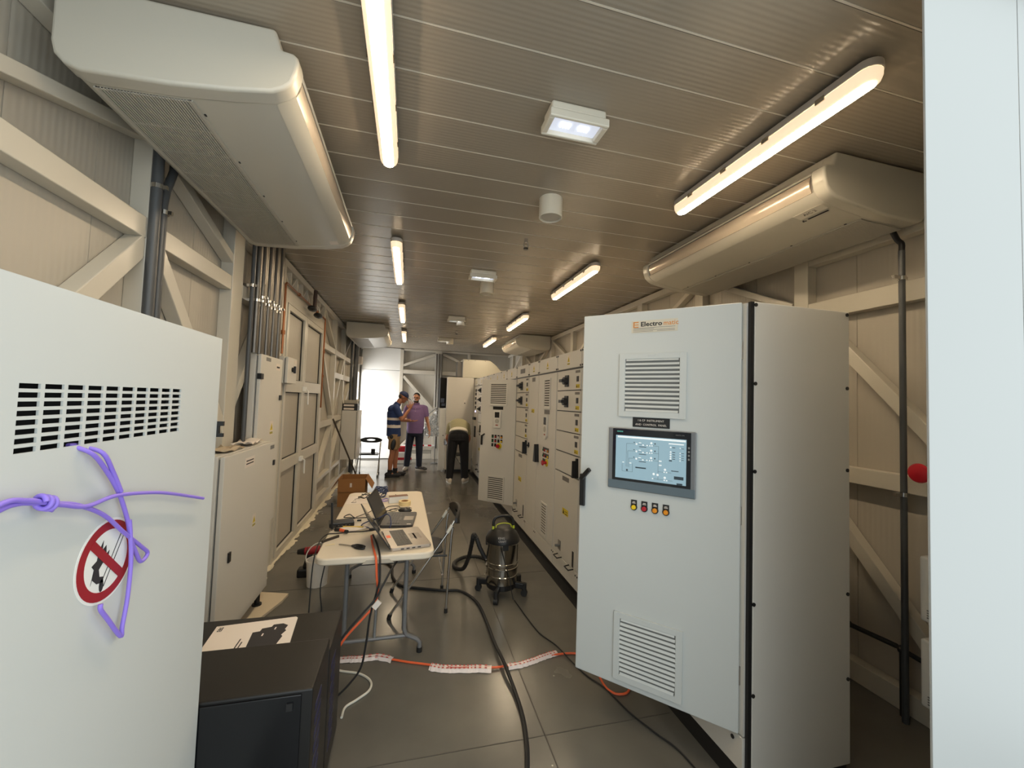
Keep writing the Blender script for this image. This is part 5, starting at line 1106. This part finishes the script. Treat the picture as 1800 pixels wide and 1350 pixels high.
# printed barrier tape wrapped along the floor cable
TAPEW = mat('tape_white', S(222, 210, 204), .4); TAPER = mat('tape_red', S(190, 58, 50), .5)
def wrap(label, pts, wd, seed):
    t = thing('barrier_tape', label, 'tape', pts[0], 0, 'printed tape around the floor cable'); rd = random.Random(seed)
    P = smooth_path([Vector(p) for p in pts], 6); L_, R_ = [], []
    for i, p in enumerate(P):
        d = (P[min(i+1, len(P)-1)]-P[max(i-1, 0)]).normalized(); s = Vector((-d.y, d.x, 0)); j = .006*(rd.random()-.5)
        L_.append(p+s*(wd/2+j)); R_.append(p-s*(wd/2-j))
    vs = []
    for a, c, p in zip(L_, R_, P): vs += [Vector((a.x, a.y, .003)), p+(a-p)*.5+Vector((0, 0, .012+.004*rd.random())), p+Vector((0, 0, .012)), p+(c-p)*.5+Vector((0, 0, .010+.004*rd.random())), Vector((c.x, c.y, .003))]
    n = len(P); b = MB(); b.add(vs, [(i*5+k, i*5+k+1, (i+1)*5+k+1, (i+1)*5+k) for i in range(n-1) for k in range(4)]); b.build('film', TAPEW, t)
    pr = MB()
    for i in range(1, n-2, 2):
        a, c = P[i], P[i+1]; d = (c-a); s = Vector((-d.y, d.x, 0)).normalized()
        for off in (-.30, .05): 
            zz = Vector((0, 0, .0185 if off > 0 else .0165)); pr.obox(a+s*wd*off+zz, d*.86, s*wd*.14, (0, 0, .0008))
    pr.build('red_print', TAPER, t)
    return t
wrap('left stretch of red printed white tape on the floor, by the black cabinets', [(-.37, 2.79, .006), (-.30, 2.785, .006), (-.243, 2.775, .006), (-.119, 2.772, .006), (-.03, 2.725, .006)], .05, 1)
t = wrap('middle, longest stretch of red printed white tape on the floor', [(.20, 2.615, .006), (.26, 2.585, .006), (.333, 2.565, .006), (.41, 2.55, .006), (.478, 2.54, .006), (.57, 2.518, .006)], .062, 2)
wrap('right stretch of red printed white tape on the floor, beyond the thick cable', [(.675, 2.515, .006), (.761, 2.52, .006), (.83, 2.535, .006), (.897, 2.556, .006), (.96, 2.575, .006), (1.03, 2.588, .006)], .045, 3)
text('tape_text', 'Electromatic', .026, (.30, 2.560, .0205), (.978, -.20, 0), (.20, .978, 0), TAPER, t, off=.0004)
# ================================================================ far end odds and ends
t = thing('valve_wheel', 'small round handwheel on a pipe at the far wall', 'valve', (.69, 11.3, .8))
q = MB(); c = Vector((.69, 11.28, .81)); q.tube([c+Vector((.07*math.cos(a), 0, .07*math.sin(a))) for a in [k*math.pi/10 for k in range(21)]], .010, 8)
for k in range(4): q.beam(c, c+Vector((.07*math.cos(k*math.pi/2+.4), 0, .07*math.sin(k*math.pi/2+.4))), .012, .008, (0, 1, 0))
q.build('wheel', STEEL, t, smooth=True); MB().cyl(c, c+Vector((0, .2, 0)), .014, 10).build('stem', STEEL, t)
for k, (x, lb) in enumerate(((.70, 'left'), (.77, 'middle'), (.84, 'right'))):
    zz = 1.45 if k != 1 else 0.3
    conduit('back_wall_pipe', 'vertical grey pipe on the far wall post, %s of three' % lb, [(x, 11.44, zz), (x, 11.44, 2.55), (.70 + k*.07 if k != 1 else x, 11.44, 2.95)], .024, GALV, 'pipes on the far wall post')
# plastic sheeting bundle
random.seed(12); b = MB(); n = 14; vs = []
cor = [Vector((.40, 10.55, 1.02)), Vector((.70, 10.6, 1.42)), Vector((.80, 10.6, .70)), Vector((.34, 10.5, .72))]
for i in range(n+1):
    for j in range(n+1):
        u, v = i/n, j/n; p = cor[3]*(1-u)*(1-v)+cor[2]*u*(1-v)+cor[1]*u*v+cor[0]*(1-u)*v
        vs.append(p+Vector((.03*(random.random()-.5), .14*(random.random()-.5), .03*(random.random()-.5))))
b.add(vs, [(i*(n+1)+j, (i+1)*(n+1)+j, (i+1)*(n+1)+j+1, i*(n+1)+j+1) for i in range(n) for j in range(n)])
PL = bpy.data.materials.new('clear_film'); PL.use_nodes = True; pb = PL.node_tree.nodes['Principled BSDF']; pb.inputs['Base Color'].default_value = S(206, 208, 206); pb.inputs['Roughness'].default_value = .08; pb.inputs['Alpha'].default_value = .55; pb.inputs['Metallic'].default_value = .2
o = b.build('plastic_sheeting', PL); s = o.modifiers.new('solid', 'SOLIDIFY'); s.thickness = .002; tag(o, 'crumpled shiny clear plastic sheeting hanging beside the far pipes', 'plastic sheeting')
t = thing('sheeting_stand', 'thin metal stand holding up the clear plastic sheeting', 'stand', (.62, 10.7, 0))
MB().tube([(.42, 10.72, 1.06), (.50, 10.72, 1.26), (.70, 10.72, 1.44)], .010, 8, sub=4).build('hoop', GREYD, t, smooth=True); MB().tube([(.70, 10.72, 0), (.70, 10.72, 1.44)], .012, 8).build('upright', GREYD, t, smooth=True); MB().tube([(.42, 10.72, 1.06), (.70, 10.72, 1.02)], .008, 8).build('arm', GREYD, t, smooth=True); MB().cyl((.70, 10.72, 0), (.70, 10.72, .015), .10, 20).build('base', GREYD, t)
t = thing('striped_barrier', 'red and white striped bar along the far wall at knee height', 'barrier', (.3, 11.4, .38))
for k in range(9): MB().box(-.15+k*.1, -.05+k*.1, 11.42, 11.46, .36, .40).build('stripe', RED if k % 2 else WHITE, t)
t = thing('plastic_barrier', 'red and white plastic barrier on the floor behind the two standing men', 'barrier', (-.1, 10.7, 0))
MB().box(-.30, .12, 10.64, 10.80, 0, .30).build('white_base', WHITE, t, bevel=.02); MB().box(-.28, .10, 10.66, 10.78, .30, .44).build('red_top', RED, t, bevel=.02); MB().box(-.30, .12, 10.632, 10.64, .10, .16).build('red_band', RED, t)

# ================================================================ people
SKIN = mat('skin_tan', S(168, 112, 82), .5); SKIN2 = mat('skin_light', S(182, 128, 98), .5)
HAIR = mat('hair_black', S(24, 20, 18), .6); EYE = mat('eye_dark', S(18, 14, 12), .3)
def solid(name, mb, m, parent, vox=.009, sm=5, label=None, mats=None, paint=None):
    me = bpy.data.meshes.new(name); me.from_pydata(mb.v, [], mb.f); o = bpy.data.objects.new(name, me); COL.objects.link(o)
    r = o.modifiers.new('remesh', 'REMESH'); r.mode = 'VOXEL'; r.voxel_size = vox
    if sm: s = o.modifiers.new('smooth', 'SMOOTH'); s.factor = .5; s.iterations = sm
    nm = bpy.data.meshes.new_from_object(o.evaluated_get(bpy.context.evaluated_depsgraph_get())); bpy.data.objects.remove(o); bpy.data.meshes.remove(me)
    nm.name = name; nm.materials.clear()
    for q in (mats or [m]): nm.materials.append(q)
    nm.polygons.foreach_set('use_smooth', [True]*len(nm.polygons))
    if paint:
        for p in nm.polygons: p.material_index = paint(p.center)
    n = bpy.data.objects.new(name, nm); COL.objects.link(n); M = minv(parent); nm.transform(M); n.parent = parent; ROOT[n.name] = M
    if label: n['label'] = label
    return n
class Fig:
    def __init__(s, org, facing):                         # local axes: f forward, l to the person's left, z up
        s.o = Vector(org); a = math.radians(facing); s.f = Vector((math.cos(a), math.sin(a), 0)); s.l = Vector((-s.f.y, s.f.x, 0))
    def p(s, f, l, z): return s.o+s.f*f+s.l*l+Vector((0, 0, z))
    def R(s, tilt=0, side=0): return Matrix((s.f, s.l, Vector((0, 0, 1)))).transposed() @ Matrix.Rotation(tilt, 3, 'Y') @ Matrix.Rotation(side, 3, 'X')
def hand(b, F, wrist, d, palm, side, curl=.35, sz=1.0, spread=3.0):   # d = direction of fingers, palm = palm normal, side = thumb side
    d, palm, side = Vector(d).normalized(), Vector(palm).normalized(), Vector(side).normalized()
    rot = Matrix((side, palm, d)).transposed(); w = Vector(wrist)
    b.ell(w+d*.048*sz, (.042*sz, .017*sz, .052*sz), rot, 12, 8)
    for k, (off, ln) in enumerate(((.034, .072), (.0115, .082), (-.0115, .076), (-.033, .060))):
        a = w+d*.085*sz+side*off*sz; c1 = math.cos(curl*.5); s1 = math.sin(curl*.5); m_ = a+(d*c1+palm*s1+side*off*spread)*ln*.5*sz; e_ = m_+(d*math.cos(curl*1.4)+palm*math.sin(curl*1.4)+side*off*spread)*ln*.5*sz
        b.capsule(a, m_, .0092*sz, .0090*sz, 10); b.capsule(m_, e_, .0090*sz, .0082*sz, 10)
    a = w+d*.025*sz+side*.034*sz; m_ = a+(d*.6+side*.7+palm*.3)*.036*sz; e_ = m_+(d*.9+side*.25+palm*.3)*.032*sz
    b.capsule(a, m_, .013*sz, .0115*sz, 10); b.capsule(m_, e_, .0115*sz, .0095*sz, 10)
def head(b, F, c, tilt=0.0, yaw=0.0):                     # c = head centre; returns frame matrix
    R_ = F.R() @ Matrix.Rotation(yaw, 3, 'Z') @ Matrix.Rotation(tilt, 3, 'Y'); c = Vector(c); L = lambda f, l, z: c+R_ @ Vector((f, l, z))
    b.ell(L(-.008, 0, .022), (.098, .076, .098), R_); b.ell(L(.018, 0, -.045), (.070, .058, .075), R_); b.ell(L(.055, 0, -.092), (.028, .034, .024), R_)
    b.cone(L(.082, 0, .022), L(.112, 0, -.018), .009, .017, 10); b.ell(L(.104, 0, -.020), (.014, .019, .012), R_)
    b.ell(L(.082, 0, -.055), (.012, .026, .010), R_); b.ell(L(.082, .032, .032), (.014, .026, .008), R_); b.ell(L(.082, -.032, .032), (.014, .026, .008), R_)
    for s in (-1, 1): b.ell(L(-.004, s*.077, -.005), (.020, .009, .032), R_)
    return R_, L
def face(par, L, R_, mouth=True):
    for s in (-1, 1): q = MB(); q.ell(L(.0845, s*.031, .012), (.008, .012, .008), R_, 10, 8); q.build('eye', EYE, par, smooth=True)
    if mouth: q = MB(); q.ell(L(.0925, 0, -.055), (.004, .022, .005), R_, 10, 6); q.build('mouth', mat('lips', S(120, 62, 56), .5), par, smooth=True)
def shoe(par, F, pos, yaw, m, sole, ln=.28, name='shoe'):
    a = math.radians(yaw); d = (F.f*math.cos(a)+F.l*math.sin(a)); s = Vector((-d.y, d.x, 0)); p = Vector(pos); p.z = 0; R_ = Matrix((d, s, Vector((0, 0, 1)))).transposed()
    b = MB(); b.ell(p+d*.10+Vector((0, 0, .045)), (ln*.46, .047, .043), R_); b.ell(p-d*.03+Vector((0, 0, .06)), (.075, .042, .058), R_); b.cone(p+Vector((0, 0, .05)), p+Vector((0, 0, .115)), .05, .047, 14); b.v = [(v[0], v[1], max(v[2], .018)) for v in b.v]
    o = solid(name, b, m, par, .010, 3)
    k = MB(); pts = []
    for i in range(20):
        t_ = 2*math.pi*i/20; w_ = .045+.006*math.cos(t_); pts.append(p+d*(.055+ln*.5*math.cos(t_)*1.0)+s*w_*math.sin(t_)+Vector((0, 0, .0)))
    k.prism(pts, (0, 0, .028)); k.build('sole', sole, o, bevel=.004)
    return o
# ---- man in the navy polo shirt, seen from his right side, head bowed
F = Fig((-.27, 8.95, 0), 6)
t = thing('person', 'person in navy polo with reflective bands, cap, khaki shorts, gesturing with raised hand', 'person', (-.27, 8.95, 0))
b = MB(); R0 = F.R()
ankL, ankR = F.p(.045, .09, .09), F.p(-.075, -.09, .09)
knL, knR = F.p(.055, .10, .50), F.p(-.045, -.10, .50); hpL, hpR = F.p(0, .09, .93), F.p(-.02, -.09, .93)
for h_, k_, a_ in ((hpL, knL, ankL), (hpR, knR, ankR)):
    b.capsule(h_, k_, .082, .052); b.capsule(k_+Vector((0, 0, -.01)), k_*.62+a_*.38+F.f*-.012, .052, .056); b.capsule(k_*.62+a_*.38+F.f*-.012, a_, .055, .036); b.capsule(a_, a_+F.f*.10-Vector((0, 0, .05)), .036, .03)
b.ell(F.p(-.01, 0, .97), (.115, .16, .13), R0); b.ell(F.p(-.02, 0, 1.14), (.108, .15, .16), R0); b.ell(F.p(-.02, 0, 1.36), (.115, .175, .17), R0)
b.capsule(F.p(-.01, .16, 1.46), F.p(-.01, -.16, 1.46), .062, .062); b.capsule(F.p(.0, 0, 1.47), F.p(.08, 0, 1.62), .060, .056)
hc = F.p(.145, 0, 1.692); R_, L = head(b, F, hc, math.radians(28), math.radians(-6))
shR, elR, wrR = F.p(.0, -.19, 1.45), F.p(.11, -.23, 1.225), F.p(.27, -.13, 1.44)
b.capsule(shR, elR, .050, .042); b.capsule(elR, wrR, .042, .029); hand(b, F, wrR, (.25, .12, .95), (-.1, .95, .1), (-.9, -.1, .2), .12, 1.1, 9.0)
shL, elL, wrL = F.p(.0, .19, 1.45), F.p(.08, .25, 1.19), F.p(.31, .12, 1.18)
b.capsule(shL, elL, .050, .042); b.capsule(elL, wrL, .042, .029); hand(b, F, wrL, (.98, -.15, -.03), (.0, .1, 1), (.1, -1, 0), .3, 1.05)
body = solid('body', b, SKIN, t, .006, 3)
face(body, L, R_)
NAVY = mat('navy_cloth', S(34, 56, 104), .8, var=.1, vscale=30); REFL = mat('reflective_band', S(236, 224, 216), .4)
b = MB()
b.cone(F.p(-.02, 0, .90), F.p(-.02, 0, 1.0), .05, .05, 24); b.v = []; b.f = []; b.mi = []; b.marks = []
def tor(z0, z1, f0, f1, a0, c0, a1, c1, n=28):            # elliptical frustum of the torso
    lo = [F.p(f0+a0*math.cos(q*2*math.pi/n), c0*math.sin(q*2*math.pi/n), z0) for q in range(n)]; hi = [F.p(f1+a1*math.cos(q*2*math.pi/n), c1*math.sin(q*2*math.pi/n), z1) for q in range(n)]
    b.add(lo+hi, [(i, (i+1) % n, n+(i+1) % n, n+i) for i in range(n)]+[tuple(range(n-1, -1, -1)), tuple(range(n, 2*n))])
tor(.86, 1.10, -.02, -.03, .150, .195, .142, .185); tor(1.10, 1.36, -.03, -.035, .142, .185, .145, .20); tor(1.36, 1.50, -.035, -.01, .145, .20, .085, .17); b.ell(F.p(-.045, 0, 1.42), (.125, .195, .11), R0)
b.capsule(F.p(-.01, .15, 1.455), F.p(-.01, -.15, 1.455), .078, .078); b.cone(F.p(.0, 0, 1.49), F.p(.045, 0, 1.565), .078, .068, 20)
b.capsule(shR, shR, .070, .070); b.cone(shR, shR*.25+elR*.75, .072, .064, 16); b.capsule(shL, shL, .070, .070); b.cone(shL, shL*.25+elL*.75, .072, .064, 16)
zo = F.o
def pband(c): return 1 if (1.045 < c.z < 1.105 or 1.20 < c.z < 1.255) and ((c-zo).dot(F.f) < .13) and not ((c-zo).dot(F.l) < -.20 and (c-zo).dot(F.f) > .04) else 0
solid('polo_shirt', b, NAVY, t, .0085, 3, mats=[NAVY, REFL], paint=pband)
b = MB(); KH = mat('khaki_cloth', S(150, 124, 92), .85); n_ = 24
tor(.80, .98, -.015, -.015, .132, .178, .138, .182)
for h_, k_ in ((hpL, knL), (hpR, knR)): b.cone(h_+Vector((0, 0, -.02)), k_*.80+h_*.20, .108, .092, 20)
sh_ = solid('shorts', b, KH, t, .0085, 3)
q = MB(); q.ell(F.p(-.035, -.200, .70), (.050, .014, .115), F.R(.15)); q.build('dark_pocket', BLACK, sh_, smooth=True); q = MB(); q.ell(F.p(-.06, -.175, .86), (.055, .020, .050), R0); q.build('tool_pouch', BLACK, sh_, smooth=True)
CAP = mat('cap_navy', S(36, 48, 84), .8); b = MB(); b.ell(L(-.012, 0, .040), (.108, .088, .088), R_); b.v = [tuple(v) for v in b.v]
inv = R_.transposed(); b.v = [tuple(hc+R_ @ Vector((lv.x, lv.y, max(lv.z, .028)))) for lv in [inv @ (Vector(v)-hc) for v in b.v]]
b.prism([L(.06+.115*math.sin(k*math.pi/10), .082*math.cos(k*math.pi/10), .034-.012*math.sin(k*math.pi/10)) for k in range(11)], R_ @ Vector((0, 0, .012)))
solid('cap', b, CAP, t, .007, 2)
b = MB(); b.ell(L(-.050, 0, -.005), (.058, .070, .060), R_); solid('hair', b, mat('hair_grey', S(70, 58, 48), .7), t, .008, 2)
SH = mat('shoe_black', S(26, 26, 30), .6)
for a_ in (ankL, ankR): shoe(t, F, a_, 0, SH, BLACK, .31)
for a_, k_ in ((ankL, knL), (ankR, knR)): q = MB(); q.cone(a_+Vector((0, 0, .0)), a_*.82+k_*.18, .048, .053, 14); q.build('sock', SH, t, smooth=True)

# ---- man in the purple polo, facing the camera, smiling
F = Fig((.165, 9.75, 0), -98)
t = thing('person', 'person in purple polo and dark jeans with glasses and beard, facing the camera smiling', 'person', (.165, 9.75, 0))
b = MB(); R0 = F.R()
ankL, ankR = F.p(.0, .12, .09), F.p(.06, -.16, .09); knL, knR = F.p(.03, .115, .50), F.p(.04, -.13, .50); hpL, hpR = F.p(0, .095, .93), F.p(0, -.095, .93)
for h_, k_, a_ in ((hpL, knL, ankL), (hpR, knR, ankR)): b.capsule(h_, k_, .086, .058); b.capsule(k_, a_, .056, .040)
b.ell(F.p(0, 0, .98), (.125, .17, .13), R0); b.ell(F.p(.01, 0, 1.15), (.13, .165, .16), R0); b.ell(F.p(0, 0, 1.37), (.12, .18, .16), R0)
b.capsule(F.p(-.01, .17, 1.46), F.p(-.01, -.17, 1.46), .062, .062); b.capsule(F.p(-.01, 0, 1.46), F.p(.015, 0, 1.60), .058, .055)
hc = F.p(.03, 0, 1.685); R_, L = head(b, F, hc, math.radians(4), math.radians(-4))
shL, elL, wrL = F.p(-.01, .20, 1.45), F.p(-.02, .265, 1.16), F.p(.03, .335, .93)
b.capsule(shL, elL, .052, .043); b.capsule(elL, wrL, .042, .030); hand(b, F, wrL, F.f*.15+F.l*.12+Vector((0, 0, -1)), -F.l, F.f, .5, 1.05)
shR, elR, wrR = F.p(-.01, -.20, 1.45), F.p(.02, -.27, 1.17), F.p(.24, -.16, 1.18)
b.capsule(shR, elR, .052, .043); b.capsule(elR, wrR, .042, .030); hand(b, F, wrR, F.f*.9+F.l*.35, Vector((0, 0, 1)), -F.l, .4, 1.05)
body = solid('body', b, SKIN2, t, .006, 3); face(body, L, R_, False)
q = MB(); q.ell(L(.094, 0, -.056), (.004, .022, .006), R_, 10, 6); q.build('smile', PAPER, body, smooth=True)
b = MB(); b.ell(L(.026, 0, -.068), (.068, .062, .056), R_); b.v = [tuple(hc+R_ @ Vector((lv.x, lv.y, min(lv.z, -.066+(.05 if abs(lv.y) > .045 else 0))))) for lv in [R_.transposed() @ (Vector(v)-hc) for v in b.v]]; b.ell(L(.094, 0, -.040), (.008, .030, .007), R_); solid('beard', b, HAIR, t, .007, 2)
b = MB(); b.ell(L(-.020, 0, .045), (.098, .082, .085), R_); b.v = [tuple(hc+R_ @ Vector((min(lv.x, .062) if lv.z < .075 else lv.x, lv.y, max(lv.z, -.02 if lv.x < .0 else .055)))) for lv in [R_.transposed() @ (Vector(v)-hc) for v in b.v]]; solid('hair', b, HAIR, t, .008, 3)
q = MB()
for s in (-1, 1):
    q.tube([L(.104, s*.034+.024*math.cos(a), .010+.017*math.sin(a)) for a in [k*math.pi/8 for k in range(17)]], .0028, 6); q.tube([L(.102, s*.057, .014), L(.06, s*.076, .012), L(.0, s*.080, .008)], .0025, 6)
q.tube([L(.104, -.011, .013), L(.106, 0, .016), L(.104, .011, .013)], .0025, 6); q.build('glasses', BLACK, t, smooth=True)
PUR = mat('purple_cloth', S(126, 100, 144), .85, var=.08, vscale=30); b = MB()
tor(.86, 1.12, .005, .012, .150, .195, .158, .198); tor(1.12, 1.36, .012, .0, .158, .198, .145, .205); tor(1.36, 1.50, .0, -.01, .145, .205, .085, .17)
b.capsule(F.p(-.01, .16, 1.455), F.p(-.01, -.16, 1.455), .078, .078); b.ell(F.p(.03, 0, 1.44), (.095, .15, .085), R0); b.cone(F.p(-.004, 0, 1.48), F.p(.012, 0, 1.575), .084, .073, 20)
for s_, e_ in ((shL, elL), (shR, elR)): b.capsule(s_, s_, .072, .072); b.cone(s_, s_*.32+e_*.68, .074, .068, 16)
ps = solid('polo_shirt', b, PUR, t, .0085, 3); q = MB()
for k in range(2): q.cyl(F.p(.132, 0, 1.43-k*.05), F.p(.138, 0, 1.43-k*.05), .006, 8)
each(q, 'shirt_button', PAPER, ps)
JE = mat('dark_jeans', S(28, 34, 52), .85); b = MB(); tor(.80, .98, .0, .0, .140, .182, .146, .186)
for h_, k_, a_ in ((hpL, knL, ankL), (hpR, knR, ankR)): b.capsule(h_, k_, .108, .082); b.cone(k_, a_+Vector((0, 0, .0)), .082, .066, 20)
solid('jeans', b, JE, t, .0085, 3)
SG = mat('shoe_grey', S(70, 70, 74), .6); LS = mat('sole_light', S(176, 170, 162), .6)
o = shoe(t, F, ankL, 62, SG, LS, .29); q = MB(); pp = F.p(0, .12, 0); q.obox(F.p(.045, .185, .045), F.f*.03+F.l*.04, Vector((0, 0, .04)), F.f*.012); q.build('white_emblem', PAPER, o)
shoe(t, F, ankR, -8, LS, SG, .29)

# ---- man bending over, seen from behind
F = Fig((1.0, 8.2, 0), 84)
t = thing('person', 'person seen from behind bending forward, olive shirt, black trousers, white trainers', 'person', (1.0, 8.2, 0))
b = MB(); R0 = F.R()
ankL, ankR = F.p(-.02, .15, .09), F.p(.0, -.15, .09); knL, knR = F.p(.0, .135, .50), F.p(.02, -.135, .50); hpL, hpR = F.p(-.02, .10, .92), F.p(-.02, -.10, .92)
for h_, k_, a_ in ((hpL, knL, ankL), (hpR, knR, ankR)): b.capsule(h_, k_, .092, .06); b.capsule(k_, a_, .058, .04)
b.ell(F.p(-.02, 0, .94), (.12, .165, .10), R0); b.capsule(F.p(.02, 0, .98), F.p(.22, 0, 1.09), .108, .12)
RT_ = F.R(math.radians(62)); b.ell(F.p(.20, 0, 1.10), (.105, .165, .19), RT_); b.ell(F.p(.36, 0, 1.14), (.11, .18, .16), RT_)
b.capsule(F.p(.43, .17, 1.12), F.p(.43, -.17, 1.12), .062, .062); b.capsule(F.p(.45, 0, 1.13), F.p(.60, 0, 1.06), .058, .054)
hc = F.p(.68, 0, 1.0); R_, L = head(b, F, hc, math.radians(75), 0)
for s in (1, -1):
    sh, el, wr = F.p(.40, s*.18, 1.10), F.p(.36, s*.225, .86), F.p(.48, s*.17, .66); b.capsule(sh, el, .05, .042); b.capsule(el, wr, .042, .03); hand(b, F, wr, F.f*.3+F.l*(-s*.15)+Vector((0, 0, -.9)), F.f*-.2-F.l*s, F.f, .6, 1.05)
body = solid('body', b, SKIN, t, .006, 3); face(body, L, R_)
b = MB(); b.ell(L(-.020, 0, .045), (.098, .082, .085), R_); b.v = [tuple(hc+R_ @ Vector((min(lv.x, .062), lv.y, max(lv.z, -.02 if lv.x < .0 else .055)))) for lv in [R_.transposed() @ (Vector(v)-hc) for v in b.v]]; solid('hair', b, HAIR, t, .008, 3)
OL = mat('olive_cloth', S(150, 144, 112), .85, var=.06, vscale=30); WHS = mat('undershirt', S(222, 214, 200), .8); b = MB()
def ring(c, rx, rz, tilt, n=28):
    RR = F.R(tilt); return [Vector(c)+RR @ Vector((rx*math.cos(k*2*math.pi/n), rz*math.sin(k*2*math.pi/n), 0)) for k in range(n)]
def loft(rs):
    n = len(rs[0]); vs = [v for r in rs for v in r]; fs = [(i*n+j, i*n+(j+1) % n, (i+1)*n+(j+1) % n, (i+1)*n+j) for i in range(len(rs)-1) for j in range(n)]; b.add(vs, fs+[tuple(range(n-1, -1, -1)), tuple(range((len(rs)-1)*n, len(rs)*n))])
loft([ring(F.p(.02, 0, 1.035), .140, .182, math.radians(38)), ring(F.p(.12, 0, 1.10), .140, .188, math.radians(55)), ring(F.p(.26, 0, 1.145), .142, .195, math.radians(70)), ring(F.p(.38, 0, 1.15), .135, .20, math.radians(80)), ring(F.p(.47, 0, 1.14), .085, .17, math.radians(85))])
b.capsule(F.p(.42, .165, 1.12), F.p(.42, -.165, 1.12), .082, .082)
for s in (1, -1): sh, el = F.p(.40, s*.18, 1.10), F.p(.36, s*.225, .86); b.capsule(sh, sh, .068, .068); b.cone(sh, sh*.3+el*.7, .068, .060, 16)
solid('shirt', b, OL, t, .0085, 4)
b = MB(); loft([ring(F.p(-.004, 0, 1.008), .146, .186, math.radians(32)), ring(F.p(.04, 0, 1.04), .148, .190, math.radians(42))]); solid('undershirt_hem', b, WHS, t, .0085, 2)
BT = mat('black_cloth', S(20, 20, 24), .85); b = MB(); b.ell(F.p(-.025, 0, .93), (.150, .195, .14), R0); loft([ring(F.p(-.02, 0, .86), .15, .195, 0), ring(F.p(-.015, 0, .985), .148, .19, math.radians(25))])
for h_, k_, a_ in ((hpL, knL, ankL), (hpR, knR, ankR)): b.capsule(h_, k_, .112, .088); b.cone(k_, a_+Vector((0, 0, -.0)), .088, .070, 20)
solid('trousers', b, BT, t, .0085, 3)
TR = mat('trainer_white', S(206, 196, 180), .6)
shoe(t, F, ankL, 12, TR, WHITE, .30); shoe(t, F, ankR, -22, TR, WHITE, .30)
